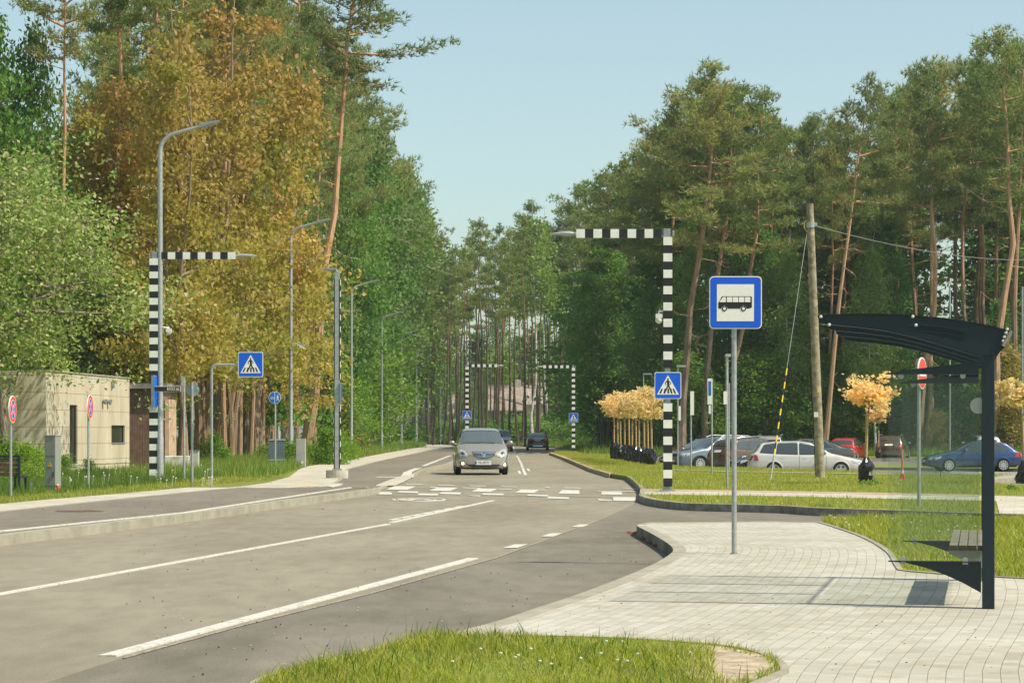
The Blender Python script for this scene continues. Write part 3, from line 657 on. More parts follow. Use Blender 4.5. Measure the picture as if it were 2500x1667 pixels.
def mk_broad(key,seed,H=16,cb=.25,R=3.2,nl=40,per=55,size=.20,nm='l_green',bk='gbark',rt=.13,droop=0.,shape='egg',spread=.5,stems=1,asp=.6,top=.96,clump=.42):
    rng=np.random.default_rng(seed); mb=MB(); C=[]
    paths=[]
    for s in range(stems):
        base=(0,0) if stems==1 else (rng.normal()*.12,rng.normal()*.12); path=trunk_path(H*(1 if s==0 else rng.uniform(.75,.95)),rng,.5,9,base)
        if stems>1:
            a=rng.random()*6.28; k=rng.uniform(.3,1.0)*R*.5; path=[(x+math.cos(a)*k*min(1,z/H*1.6),y+math.sin(a)*k*min(1,z/H*1.6),z) for x,y,z in path]
        mb.tube(path,[rt*(1.25 if i==0 else 1)*(1-.9*(i/8)) for i in range(9)],7); paths.append(path)
    az=rng.random()*6
    for i in range(nl):
        t=(i+rng.random())/nl; path=paths[i%stems]; Hh=path[-1][2]; z=Hh*(cb+(top-cb)*t); az+=2.4+rng.normal()*.4
        if shape=='egg': prof=math.sin(math.pi*min(1,.12+t*.88)**.8)**.6
        elif shape=='dome': prof=math.sqrt(max(0.02,1-t*t))
        elif shape=='cone': prof=(1-t)**.7+.1
        else: prof=(.75+.25*math.sin(t*9))*(1-max(0,t-.75)*3)
        L=R*prof*rng.uniform(.6,1.15)+.2; el=.15+.8*t+rng.normal()*.15-droop; p0=on(path,z*.93,Hh); d=np.array([math.cos(az),math.sin(az),0]); pts=[p0]
        for s in range(1,5):
            f=s/4; pts.append(p0+d*L*f*math.cos(el)+np.array([0,0,L*(math.sin(el)*f-droop*f*f)])+rng.standard_normal(3)*.07*L*f)
        mb.tube(pts,[.018*L+.012,.014*L+.01,.02,.012,.006],4,cap=False)
        for tw in range(2):
            j=rng.integers(1,4); q=np.array(pts[j]); e=q+(d+rng.standard_normal(3)*.8)*L*.3; mb.tube([q,e],[.012,.005],3,cap=False); pts_e=e
            C.append(e+cl(rng,per//2)*np.array([clump,clump,clump*.8]))
        nc=max(2,int(L*1.7))
        for c in range(nc):
            f=.25+.75*(c+rng.random()*.7)/nc; q=f*4; j=min(3,int(q)); p=np.array(pts[j])+(np.array(pts[j+1])-np.array(pts[j]))*(q-j)
            p=p+np.clip(rng.standard_normal(3),-1.3,1.3)*np.array([spread,spread,spread*.6])*min(1,L/3)
            sp=np.array([clump,clump,clump*(.6+1.4*droop)]); C.append(p+cl(rng,per)*sp-np.array([0,0,droop*.4]))
    C=np.concatenate(C); C[:,2]=np.maximum(C[:,2],.08); V=leaves(C,size,rng,asp=asp)
    PROTO[key]=dict(H=H,trunk=mb,bark=bk,V=V,fn=4,leaf=nm)
def proto_mesh(p):
    if 'cm' not in p:
        o=p['trunk'].build('trunk',M[p['bark']],None,True); p['tm']=o.data; bpy.data.objects.remove(o)
        p['cm']=npmesh('crown',p['V'],p['fn'],np.arange(len(p['V'])),M[p['leaf']],link=False); del p['V']; p['trunk']=None
    return p
def _skip(x,d): return False
def tree(key,name,label,cat,x,d,H,lean=0,leany=0,rz=None,ws=1.,group=None,z=0,rng_=random.Random(3),sink=0):
    p=proto_mesh(PROTO[key]); rz=rng_.uniform(0,6.28) if rz is None else rz
    e=thing(name,label,cat,(x,d,z-sink),0,group); s=H/p['H']
    # lean shear-free: tilt
    th=math.atan2(lean,H); tx=math.atan2(leany,H)
    q=Matrix.Rotation(th,4,'Y')@Matrix.Rotation(-tx,4,'X')@Matrix.Rotation(rz,4,'Z')
    e.rotation_euler=q.to_euler(); e.scale=(s*ws,s*ws,s)
    for nm,me in (('trunk',p['tm']),('crown',p['cm'])):
        o=bpy.data.objects.new(nm,me); COL.objects.link(o); o.parent=e
    return e
mk_pine('p1',11,cb=.58,R=3.3,nl=36); mk_pine('p2',12,cb=.58,R=2.8,nl=30); mk_pine('p3',13,cb=.52,R=3.6,nl=38,bare=12,nm='l_pinew')
mk_pine('p4',14,cb=.62,R=2.6,nl=24,bk='obark'); mk_pine('p5',15,cb=.6,R=3.0,nl=28,bk='obark',bare=16,nm='l_pinew')
mk_pine('pf1',16,cb=.62,R=2.7,nl=22,dens=.7,size=.42,wd=.10,bare=4); mk_pine('pf2',17,cb=.5,R=3.0,nl=26,dens=.7,size=.42,wd=.10,bare=6)
mk_pine('p6',18,H=28,cb=.74,R=3.2,nl=26,bk='obark',bare=14,nm='l_pinew',rt=.20); mk_pine('pc',19,H=28,cb=.62,R=2.5,nl=15,dens=.62,size=.42,wd=.09,bare=8,rt=.17,bk='dbark'); mk_pine('pc2',20,H=28,cb=.56,R=2.2,nl=17,dens=.6,size=.42,wd=.09,bare=10,rt=.15,bk='dbark')
mk_broad('b4',34,H=20,R=2.4,nl=26,per=40,size=.26,nm='l_birch',bk='bbark',droop=.3,cb=.62)
mk_broad('b1',21,H=18,R=3.4,nl=52,per=46,size=.24,shape='egg'); mk_broad('b2',22,H=18,R=3.0,nl=48,per=46,size=.24,nm='l_birch',bk='bbark',droop=.35,cb=.3)
mk_broad('b3',23,H=18,R=2.6,nl=46,per=44,size=.26,nm='l_green',shape='cone',cb=.12)
mk_broad('u1',24,H=7,R=2.2,nl=30,per=40,size=.20,nm='l_bright',cb=.12,rt=.06,shape='egg'); mk_broad('u2',25,H=7,R=2.4,nl=30,per=40,size=.20,nm='l_green',cb=.08,rt=.06,shape='egg')
mk_broad('u3',26,H=7,R=2.2,nl=26,per=34,size=.22,nm='l_yell',cb=.12,rt=.06,shape='egg')
mk_broad('s1',27,H=2.2,R=1.3,nl=20,per=40,size=.15,nm='l_green',cb=.02,rt=.02,shape='dome',clump=.28); mk_broad('s2',28,H=2.2,R=1.2,nl=20,per=40,size=.15,nm='l_bright',cb=.02,rt=.02,shape='dome',clump=.28)
mk_broad('fb',29,H=16,R=3.4,nl=34,per=26,size=.42,nm='l_green',cb=.1); mk_broad('fy',30,H=12,R=3.4,nl=30,per=26,size=.40,nm='l_bright',cb=.08)
mk_broad('m1',31,H=20,R=4.2,nl=46,per=78,size=.19,nm='l_maple',bk='mbark',cb=.22,rt=.19,shape='col',stems=4,asp=.85,clump=.38,spread=.9)
mk_broad('m2',32,H=17,R=3.8,nl=32,per=78,size=.19,nm='l_maple',bk='mbark',cb=.22,rt=.14,shape='col',stems=3,asp=.85,clump=.37,spread=.8)
mk_broad('w1',33,H=9.5,R=3.9,nl=54,per=96,size=.125,nm='l_willow',bk='gbark',cb=.46,rt=.09,shape='egg',stems=3,droop=.2,clump=.36,spread=.6)
rt=random.Random(77)
def T(key,name,label,cat,xb,ytop,d,xt=None,ws=1.,group=None,z=0.,rz=None,leany=0):
    if _skip(at(xb,d),d):
        d0=d; d=178+(d-156)*.8; ytop=HY-(HY-ytop)*d0/d*.98 if ytop>400 else ytop
    if 1325<xb<1565 and d<300: d=max(d,min(300,max(205,5903*7.8/(xb-1250))+rt.uniform(0,12)))
    if xb>=1565 and d<215: d=166+(d-110)*.55
    if xb<1046 and key not in ('w1','s2') and d<290:
        d=max(d,min(288,5903*(13. if key[0] not in 'su' else 12.)/(1250-xb)))
        if key[0] in 'bpf' and xb>560: ws*=.72
        if key in('m1','m2'): ws*=.88
    if xb<400 and key not in ('w1','s2'): d=max(d,97)
    X=at(xb,d); H=zat(ytop,d)-z; lean=0 if xt is None else at(xt,d)-X
    return tree(key,name,label,cat,X,d,H,lean,leany,rz,ws,group,z,rt)
# right wood: named pines
T('p3','pine_tree','big pine with bare dead lower branches right behind the striped crossing pole',"pine tree",1664,154,116,1735,1.25)
T('p1','pine_tree','pine with forked reddish trunk just behind the bus stop sign',"pine tree",1722,205,121,1800,1.05)
T('p2','pine_tree','slanting reddish pine rising behind the top right of the bus stop sign',"pine tree",1772,218,124,1862,1.05)
T('p5','pine_tree','tall pine leaning right with crooked pale trunk beside the wooden utility pole',"pine tree",2012,185,112,2128,.85)
T('p2','pine_tree','thin dark-topped pine in the gap left of the wooden utility pole',"pine tree",1950,285,150,1985,.8)
T('p4','pine_tree','straight orange pine trunk with forked top behind the no-entry sign',"pine tree",2243,155,118,2262,.95)
T('p5','pine_tree','curving pale orange pine close beside the straight one above the shelter roof',"pine tree",2262,150,121,2300,1.0)
T('p4','pine_tree','tallest orange pine at the right, behind the shelter roof end',"pine tree",2408,78,113,2442,1.25)
T('p1','pine_tree','slim pine at the right edge of the picture',"pine tree",2466,95,120,2505,1.0)
T('p2','pine_tree','grey-trunked pine between the two orange ones right of the shelter',"pine tree",2366,190,127,2385,.95)
T('p1','pine_tree','pine with grey trunk left of the utility pole, crown below its neighbours',"pine tree",1835,300,138,1905,.9)
T('p2','pine_tree','pointed pine above the shelter roof between the leaning pine and the orange pair',"pine tree",2180,240,135,2190,.9)
for (x,y,d,k,w_) in ((1875,290,150,'p1',1.1),(1915,325,160,'p3',1.1),(1968,300,165,'p2',1.1),(2022,300,160,'p1',1.1),(2062,262,150,'p3',1.1),(1800,215,150,'p3',1.2),(2150,235,150,'p1',1.1),(2225,170,140,'p3',1.1),(2330,150,150,'p1',1.2),(2385,110,150,'p3',1.2),(2480,110,160,'p1',1.2),(1700,190,140,'p1',1.1)):
    T(k,'pine_tree','pine filling the skyline of the wood behind the parking lot','pine tree',x,y,d,x+6,w_*.8,'pines along the skyline behind the parking lot')
# right wood: crowd
gR='pines in the wood on the right'
def fill(n,xr,dr,top,keys,name,label,cat,group,ws=(.65,.95),seed=1,zz=0.):
    r=random.Random(seed)
    for k in range(n):
        d=r.uniform(*dr); x=r.uniform(*xr); 
        yt=top(x)+r.uniform(0,55)+(d-dr[0])*.15; key=r.choice(keys)
        T(key,name,label,cat,x,yt,d,x+r.uniform(-18,18),r.uniform(*ws),group,zz)
def skyR(x): return float(np.interp(x,[1380,1420,1470,1540,1600,1640,1700,1735,1790,1850,1890,1910,1950,1990,2030,2060,2125,2150,2190,2260,2310,2350,2400,2440,2500,2700],[500,450,430,380,330,250,200,170,205,230,310,350,300,290,320,250,200,250,200,165,190,150,105,95,120,120]))
fill(12,(1560,2620),(128,150),lambda x:skyR(x)+25,['p1','p2','p5'],'pine_tree','tall Scots pine standing in the wood behind the parking lot','pine tree','tall pines in the wood behind the parking lot',seed=2)
fill(22,(1480,2750),(152,190),lambda x:skyR(x)+20,['pf1','pf2'],'pine_tree','far pine deep in the wood behind the parking lot','pine tree','far pines deep in the right wood',seed=3)
for (x,y,d,w_) in ((1420,452,205,1.2),(1455,440,198,1.2),(1475,425,200,1.2),(1510,400,190,1.2),(1545,372,178,1.2),(1580,345,172,1.2),(1610,318,160,1.2),(1635,240,140,1.15),(1655,265,148,1.1)):
    T(rt.choice(['p1','p3','pf2']),'pine_tree','pine in the slope of treetops falling from the tall right pines to the road','pine tree',x,y,d,x+8,w_,'pines descending towards the road on the right')
fill(12,(1580,2700),(126,150),lambda x:max(skyR(x)+200,470),['b1','b3','b2'],'broadleaf_tree','dense green broadleaf tree among the right-hand pines','tree','green broadleaf trees among the right pines',seed=4)
fill(18,(1430,2800),(150,200),lambda x:max(skyR(x)+150,450),['fb','b3'],'broadleaf_tree','shaded broadleaf tree filling the back of the right-hand wood','tree','shaded broadleaf trees at the back of the right wood',seed=5,ws=(1.1,1.4))
for (x,y,d,k,lb) in ((1440,640,205,'b1','dark green broadleaf tree rising behind the far right striped pole'),(1462,600,190,'b3','dark green tree above the row of golden saplings'),(1480,560,176,'b1','green tree under the striped arm of the near right crossing pole'),
    (1540,640,160,'b2','green tree behind the golden saplings and the striped pole'),(1600,680,140,'b1','green tree directly behind the near right striped pole'),(1870,860,124,'u1','bright green young maple between the guy wire and the bus stop pole'),(1930,800,130,'u2','green young tree left of the utility pole base'),
    (2030,880,128,'u2','low green tree right of the utility pole'),(2080,800,132,'b1','green tree behind the golden planted maple'),(2330,760,122,'b1','green tree seen through the shelter glass'),(2440,700,128,'b3','green tree right of the shelter post'),
    (2480,900,112,'u3','yellow-green young maple by the right edge'),(2300,1000,116,'u3','small yellow-green tree behind the blue hatchback'),(2450,830,116,'u3','yellow-green tree right of the shelter post')):
    T(k,'broadleaf_tree',lb,'tree',x,y,d,None,1.1)
for k,x in enumerate(range(1400,2600,48)):
    d=rt.uniform(124,134) if x>1600 else rt.uniform(172,195)
    T(rt.choice(['u1','u2','u1','u1']),'young_tree','young broadleaf tree in the undergrowth behind the parking lot','young tree',x+rt.uniform(-15,15),rt.uniform(830,960),d,None,1.35,'young trees in the undergrowth of the right wood')
for k,x in enumerate(range(1330,2560,40)):
    d=rt.uniform(153,160) if x>1560 else rt.uniform(182,240)
    T(rt.choice(['s1','s1','s2']),'bush','low green bush at the foot of the right-hand wood','bush',x+rt.uniform(-10,10),rt.uniform(1010,1045),d,None,1.3,'bushes at the foot of the right wood')
T('b2','birch_tree','thin white birch trunk seen behind the golden planted maple','birch tree',2138,560,123,2135,.8,rz=1.)
T('b2','birch_tree','slim birch behind the guy wire of the utility pole','birch tree',1932,560,127,1930,.8,rz=2.)
# centre wood at the end of the road
def skyC(x): return float(np.interp(x,[1000,1050,1080,1110,1150,1180,1230,1260,1295,1325,1350,1390,1420],[640,620,606,590,545,537,560,540,485,512,520,490,455]))
pos=[]
for k,x in enumerate(np.linspace(1040,1415,36)):
    d=rt.uniform(250,300); pos.append(x)
    T(rt.choice(['pc','pc','pc2']),'pine_tree','tall thin pine with bare dark trunk in the wood where the road bends','pine tree',float(x)+rt.uniform(-5,5),skyC(x)+rt.choice([0,8,18,30,50]),d,float(x)+rt.uniform(-10,10),1.0,'thin pines where the road bends')
for k in range(16):
    x=rt.uniform(1040,1400); d=rt.uniform(300,380)
    T('pc2','pine_tree','more distant pine behind the bend of the road','pine tree',x,skyC(x)+rt.uniform(25,90),d,None,1.05,'distant pines behind the bend')
T('b4','birch_tree','pale green birch topping the pines above the road bend','birch tree',1300,478,262,None,1.0); T('b4','birch_tree','second pale birch top just right of the higher one','birch tree',1330,506,268,None,.8)
for (x,y,d) in ((1100,760,390),(1160,790,398),(1215,740,395),(1265,800,399),(1320,770,396),(1380,780,392),(1240,1000,335),(1275,1010,330),(1070,850,330),(1120,850,375),(1180,900,380),(1230,830,385),(1275,880,395),(1345,860,380),(1405,840,330),(1150,930,375),(1040,880,315),(1205,930,390),(1310,900,390),(1370,900,380)):
    T(rt.choice(['fy','fy','fb','fb','b1']),'broadleaf_tree','broadleaf tree lit green between the dark trunks at the road bend','tree',x,y,d,None,1.0,'broadleaf trees between the trunks at the bend')
for k,x in enumerate(range(980,1440,19)):
    T('s1','bush','low dark bush at the end of the road','bush',x+rt.uniform(-6,6),rt.uniform(1018,1050),rt.uniform(286,300) if 1020<x<1330 else rt.uniform(240,285),None,1.6,'bushes at the end of the road')
# left wood
T('p6','pine_tree','big leaning orange pine whose branches overhang the sky left of the road','pine tree',742,-80,104,880,2.1,rz=1.4)
T('p6','pine_tree','orange pine with long bare trunk left of the big leaning pine','pine tree',702,-230,110,748,1.3)
T('p6','pine_tree','slender pine with red-brown trunk at the top left under blue sky','pine tree',146,-170,86,172,.8)
T('p6','pine_tree','grey-trunked pine behind the shed roof','pine tree',300,-260,114,306,1.)
T('p6','pine_tree','reddish pine trunk just left of the left striped pole','pine tree',352,-280,112,378,1.)
T('p1','pine_tree','thick pine trunk beside the second street lamp','pine tree',696,60,98,700,.9)
T('p2','pine_tree','tilted pine trunk right of the second street lamp','pine tree',724,90,96,752,.8)
T('p2','pine_tree','thin reddish pine behind the tilted trunk near the grey cabinet','pine tree',760,150,101,742,.7)
T('b2','birch_tree','white birch trunk between the second lamp and the steel crossing pole','birch tree',794,150,112,783,.75)
T('b2','birch_tree','crooked thin white birch behind the round blue sign','birch tree',684,330,112,664,.6)
T('m1','maple_tree','big bronze-leaved maple with several stems behind the crossing sign','maple tree',496,-70,97,520,1.08)
T('m2','maple_tree','bronze and yellow maple right of the biggest maple','maple tree',620,10,117,640,.95)
T('m2','maple_tree','bronze maple behind the first street lamp','maple tree',372,40,99,350,.95)
T('m2','maple_tree','lower yellow-green maple in front of the tilted pine trunks','maple tree',700,550,134,715,1.3)
T('m2','maple_tree','yellow-green maple low behind the round blue sign','maple tree',650,520,124,640,1.2)
T('m2','maple_tree','dark bronze maple behind the brown shed','maple tree',290,120,101,285,1.)
T('m2','maple_tree','slim bronze-topped maple between the left striped pole and the biggest maple','maple tree',440,-30,93,432,.85)
T('m2','maple_tree','slim yellow-bronze maple just right of the crossing sign tube','maple tree',560,-20,107,575,.9)
T('w1','cherry_tree','sprawling bird cherry with pale twiggy leaves hanging over the building','cherry tree',30,350,73.2,40,1.1)
T('w1','cherry_tree','pale leafed bird cherry rising behind the beige building','cherry tree',225,560,98,240,1.15)
T('b1','broadleaf_tree','bright green tree at the top left corner','tree',-50,-60,84,-30,.7)
T('b2','birch_tree','bare-topped grey tree left of the slender top left pine','tree',112,-40,98,88,.55)
gl_='tall pines at the back of the left wood'
for (x,xt,yt) in ((520,545,-150),(585,600,-120),(640,652,-60),(770,790,20),(815,812,80),(850,868,110)):
    T('p6','pine_tree','pine with long bare orange trunk rising through the left-hand wood','pine tree',x,yt,112,xt,.95,'pines with bare orange trunks in the left wood')
for (x,y,k,lb) in ((900,215,'p3','tall olive pine left of the gap of sky, highest of its group'),(935,262,'p1','pine with ragged crown against the sky left of the road'),(962,330,'b2','light green birch leaning towards the gap of sky'),(990,405,'p3','pine with spreading top above the third street lamp'),(1026,452,'b2','last tall birch before the gap of sky'),(1056,548,'p3','pine with flat dark boughs over the far street lamps')):
    T(k,'pine_tree' if k[0]=='p' else 'birch_tree',lb,'pine tree' if k[0]=='p' else 'birch tree',x-14,y,150,x,1.35)
for (x,xt,yt,d) in ((455,440,100,98),(548,560,60,109),(612,604,120,118),(655,668,150,124),(730,742,330,143),(665,655,260,126)):
    T('p6','pine_tree','brown-trunked pine standing among the maples','pine tree',x,yt-300,d,xt,.7,'brown trunks among the maples')
r=random.Random(9)
for k in range(20):
    x=r.uniform(-60,900); d=r.uniform(118,165)
    T(r.choice(['p1','p2','pf2','p3']),'pine_tree','tall pine standing at the back of the left-hand wood','pine tree',x,r.uniform(-60,90)+max(0,(x-700))*.9+max(0,300-x)*.5,d,x+r.uniform(-15,15),1.,gl_)
for k in range(18):
    x=r.uniform(-60,880); d=r.uniform(125,170)
    T(r.choice(['b1','fb','b3']),'broadleaf_tree','green broadleaf tree filling the back of the left-hand wood','tree',x,r.uniform(250,520),d,None,1.25,'green trees at the back of the left wood')
for (x,y,d,k,lb) in ((858,200,130,'b2','tall light green birch right of the leaning pine'),(905,290,138,'b2','birch with hanging branches against the sky left of the road'),(940,300,150,'p3','olive green pine behind the third street lamp'),
   (965,350,165,'b2','drooping birch nearest the gap of sky'),(1000,440,185,'p3','olive pine above the far street lamps'),(1022,470,205,'p1','pine leaning out over the road above the far lamps'),(1045,560,225,'p3','pine with flat branches reaching into the sky gap'),
   (875,330,128,'p1','pine with olive crown behind the steel crossing pole'),(830,330,124,'b1','green tree between birch trunk and steel crossing pole'),(920,560,150,'p2','dark pine behind the fourth street lamp'),(975,640,190,'b1','shaded tree behind the fifth street lamp'),(1020,650,215,'b1','dark tree near the seventh lamp')):
    T(k,'pine_tree' if k[0]=='p' else 'broadleaf_tree',lb,'pine tree' if k[0]=='p' else 'tree',x,y,d,None,1.1)
for k in range(30):
    x=r.choice([r.uniform(-40,420),r.uniform(770,900),r.uniform(600,900)]); d=r.uniform(108,124)
    if 420<x<760 and k%3: x+=250
    if x>560 and k%2: continue
    T(r.choice(['u1','u2','u2','u3']),'young_tree','young bright green tree in the undergrowth of the left-hand wood','young tree',x,r.uniform(800,980),d,None,1.25,'young trees in the undergrowth of the left wood')
for k in range(6):
    x=830+k*18+r.uniform(-6,6); d=118+k*12
    T(r.choice(['u1','u2']),'young_tree','sunlit young tree beside the far street lamps','young tree',x-10,r.uniform(860,960),d,None,1.0,'young trees along the far street lamps')
for k in range(26):
    x=r.uniform(400,960); d=r.uniform(100,108)+max(0,x-820)*.5
    T(r.choice(['s1','s2']),'bush','low bush at the edge of the left-hand wood','bush',x,r.uniform(1070,1100) if x<780 else r.uniform(1045,1085),d,None,1.0,'bushes at the edge of the left wood')
for k,(x,d) in enumerate(((20,66),(60,68),(90,70),(130,71),(160,74),(215,76))):
    T('s2','bush','sprawling shrub against the wall of the beige building','bush',x,1085+k*8,d,None,.8,'shrubs against the beige building')
for (x,xt,yt,d) in ((470,462,420,103),(520,540,380,106),(545,548,300,110),(575,570,500,104),(600,590,420,112)):
    T('p2','pine_tree','rough-barked pine trunk standing behind the big maple','pine tree',x,yt-500,d+15,xt,.9,'rough trunks behind the big maple')
# ------------------------------------------------------------ street furniture
FR=lambda a,b,c:(a,-c,b)
def rrect(w_,h,r,n=5,cx=0,cy=0):
    out=[]
    for (sx,sy,a0) in ((1,1,0),(-1,1,90),(-1,-1,180),(1,-1,270)):
        for k in range(n+1):
            a=R_(a0+90*k/n); out.append((cx+sx*(w_/2-r)+r*math.cos(a),cy+sy*(h/2-r)+r*math.sin(a)))
    return out
def disc(r,n=32,cx=0,cy=0): return [(cx+r*math.cos(2*math.pi*k/n),cy+r*math.sin(2*math.pi*k/n)) for k in range(n)]
def textmesh(name,body,size,mat,parent,loc,rot,align='CENTER',thick=.0015,sx=1.):
    cu=bpy.data.curves.new(name,'FONT'); cu.body=body; cu.size=size; cu.align_x=align; cu.align_y='CENTER'; cu.extrude=thick; cu.resolution_u=2
    o=bpy.data.objects.new(name,cu); COL.objects.link(o); dg=bpy.context.evaluated_depsgraph_get()
    me=bpy.data.meshes.new_from_object(o.evaluated_get(dg)); bpy.data.objects.remove(o)
    me.materials.clear(); me.materials.append(mat)
    o=bpy.data.objects.new(name,me); COL.objects.link(o); o.parent=parent; o.location=loc; o.rotation_euler=rot; o.scale=(sx,1,1); return o
def ped_sign(parent,s,loc):
    """square pedestrian crossing sign, side s, facing -Y"""
    e=MB().prism(rrect(s,s,s*.07),0,.025,fr=FR).build('sign_panel',M['wsign'],parent); e.location=loc
    MB().prism(rrect(s*.95,s*.95,s*.055),.0255,.028,fr=FR).build('blue_field',M['blue'],e)
    MB().prism([(-.41*s,-.34*s),(.41*s,-.34*s),(0,.39*s)],.0285,.0305,fr=FR).build('white_triangle',M['wsign'],e)
    mb=MB(); q=lambda ps:mb.prism([(a*s,b*s) for a,b in ps],.031,.0325,fr=FR)
    for a,b in ((-.33,-.26),(-.17,-.10),(-.02,.045),(.11,.17),(.24,.31)):
        k=.30 if a<-.2 or a>.2 else .22
        ca=(a+b)/2; q([(a,-.30),(b,-.30),(ca*.72+.028,-.12),(ca*.72-.028,-.12)])
    mb.prism([(x*s,y*s) for x,y in disc(.036,14,.0,.235)],.031,.0325,fr=FR)
    q([(-.045,.19),(.035,.19),(.06,.02),(.05,-.03),(-.035,-.03),(-.03,.02)])
    q([(-.045,.19),(-.02,.16),(-.085,.09),(-.075,.02),(-.10,.02),(-.115,.10)])
    q([(.03,.19),(.115,.10),(.105,.03),(.08,.03),(.088,.095),(.02,.15)])
    q([(-.035,-.02),(.02,-.02),(-.03,-.13),(-.10,-.27),(-.14,-.27),(-.075,-.12)])
    q([(.05,-.02),(-.01,-.02),(.065,-.15),(.12,-.27),(.16,-.27),(.12,-.14)])
    mb.build('walking_figure',M['text'],e); return e
def crossing_pole(label,x,d,z,wpx,ytop,arm,tip,gap,sign=None,cam=None,pad=True,group='striped crossing lamp poles',n_low=None):
    s=F/d; X=at(x,d); H=zat(ytop,d)-z; e=thing('crossing_pole',label,'crossing pole',(X,d,z),0,group); w_=wpx/s
    zz=lambda y:zat(y,d)-z
    MB().box((0,.05,H/2),(.12,.12,H)).build('post',M['galv'],e,bevel=.008)
    def stripes(z0,z1,first_top_white=True):
        mb=MB()
        n=max(1,round((z1-z0)/.188)); h=(z1-z0)/n
        for k in range(n):
            b=z1-k*h; m=0 if (k%2==0)==first_top_white else 1
            mb.box((0,-.045,b-h/2),(w_,.05,h-.0),m=m)
        mb.build('striped_panel',[M['whitep'],M['black']],e)
    stripes(zz(gap[0]),zz(ytop)-.18); stripes(.12,zz(gap[1]))
    MB().box((0,.05,.02),(.34,.3,.04)).box((0,.05,.06),(.2,.2,.06)).build('base_plate',M['steel'],e)
    if pad: MB().prism(disc(.32,8),-.1,.012).build('concrete_foot',M['stone'],e)
    x0,x1=[(v-x)/s for v in arm]; mb=MB(); zc=H-.1; n=10; sg=1 if x1>x0 else -1
    for k in range(n):
        a=x0+(x1-x0)*k/n; b=x0+(x1-x0)*(k+1)/n; mb.box(((a+b)/2,-.045,zc),(abs(b-a),.05,.2),m=1 if k%2==0 else 0)
    mb.build('striped_arm',[M['whitep'],M['black']],e)
    t=(tip-x)/s
    MB().tube([(0,.05,zc),(x1+sg*.1,.05,zc)],.035,8).build('arm_tube',M['galv'],e,True)
    MB().box((sg*.02,.0,H-.09),(.16,.1,.2)).box((-sg*.13,0,H-.09),(.05,.06,.12)).build('arm_clamp',M['steel'],e,bevel=.006)
    lh=MB(); lh.tube([(x1+sg*.02,.02,zc),(x1+sg*.16,.02,zc+.005),(x1+sg*.3,.02,zc+.01),(t,.02,zc-.005)],[.035,.06,.05,.02],8); o=lh.build('lamp_head',M['galv'],e,True)
    if sign:
        sx,sy,ss=sign; ped_sign(e,ss/s,((sx-x)/s,-.075,zz(sy)))
    if cam:
        sg=cam[0]; cz=zz(cam[1]); MB().tube([(0,0,cz+.17),(sg*.2,0,cz+.17),(sg*.2,0,cz+.1)],.03,8).sphere((sg*.2,0,cz-.03),.085,12,m=1).box((sg*.2,0,cz+.06),(.15,.15,.10),m=0).build('camera_dome',[M['white'],M['white']],e,True)
    return e
crossing_pole('big black and white striped crossing pole right of the road, nearest the bus stop',1630,F*1.36/145,KZ,21.6,560,(1615,1407),1348,(898,984),(1630,941,65),cam=(-1,778))
crossing_pole('left striped crossing pole beside the first street lamp, arm pointing right',376,F*1.36/116,KZ,21,616,(392,575),627,(921,991),None,None)
crossing_pole('far left striped crossing pole with blue sign above the oncoming silver car',1140.4,165,KZ,8,889,(1144.7,1214),1229,(1003,1026),(1140,1013.5,21.5),group='far striped crossing poles')
crossing_pole('far right striped crossing pole with blue sign at the road edge',1400,164,KZ,8,891.5,(1396,1326),1308,(1007,1032),(1400,1019.5,22.3),group='far striped crossing poles')
# blue double signs seen edge-on behind the left striped pole
d=F*1.36/116; s=F/d
e=thing('sign_box','narrow blue sign boxes strapped to the left striped pole behind the street name','sign',(at(380,d),d-.15,zat(957,d)),R_(80))
MB().box((0,0,0),(.5,.06,.95)).build('sign_back',M['steel'],e)
MB().box((.0,-.035,.27),(.46,.01,.36)).build('blue_face',M['bluelt'],e)
MB().box((.0,-.035,-.2),(.46,.01,.46)).build('blue_face',M['bluelt'],e)
# steel crossing pole seen side-on
d=F*1.36/103; s=F/d; e=thing('crossing_pole','grey steel crossing pole seen side-on with thin black edges, by the pavement corner','crossing pole',(at(823,d),d,KZ),0,'striped crossing lamp poles')
H=zat(663,d)-KZ; MB().box((0,0,H/2),(.15,.2,H)).build('post',M['galv'],e,bevel=.01)
for z0,z1 in ((.12,zat(990,d)-KZ),(zat(926,d)-KZ,H-.25)):
  for sx in (-1,1):
    mb=MB()
    mb.box((sx*.09,0,(z0+z1)/2),(.028,.22,z1-z0),m=0)
    n=max(1,round((z1-z0)/.19)); h=(z1-z0)/n
    for k in range(0,n,2): mb.box((sx*.107,0,z0+(k+.5)*h),(.007,.22,h),m=1)
    mb.build('striped_panel',[M['black'],M['whitep']],e)
MB().prism(disc(.36,20),-.12,.14).build('concrete_foot',M['stone'],e); MB().box((0,0,.16),(.3,.3,.05)).build('base_plate',M['steel'],e)
MB().tube([(0,0,H),(-.02,0,H+.02),(-.3,-.1,H+.05)],.04,8).box((-.22,-.15,H+.06),(.42,.5,.06)).build('lamp_head',M['steel'],e,bevel=.01)
zc=zat(958,d)-KZ; MB().box((.115,0,zc),(.04,.5,.62)).build('sign_back',M['steel'],e); MB().box((.14,0,zc),(.01,.46,.58)).build('blue_sign_face',M['bluelt'],e)
mb=MB()
for k in range(12): mb.tube([(0,-.105,.6+k*.5),(0,-.115,.6+k*.5)],.014,6)
mb.build('bolts',M['steel'],e)
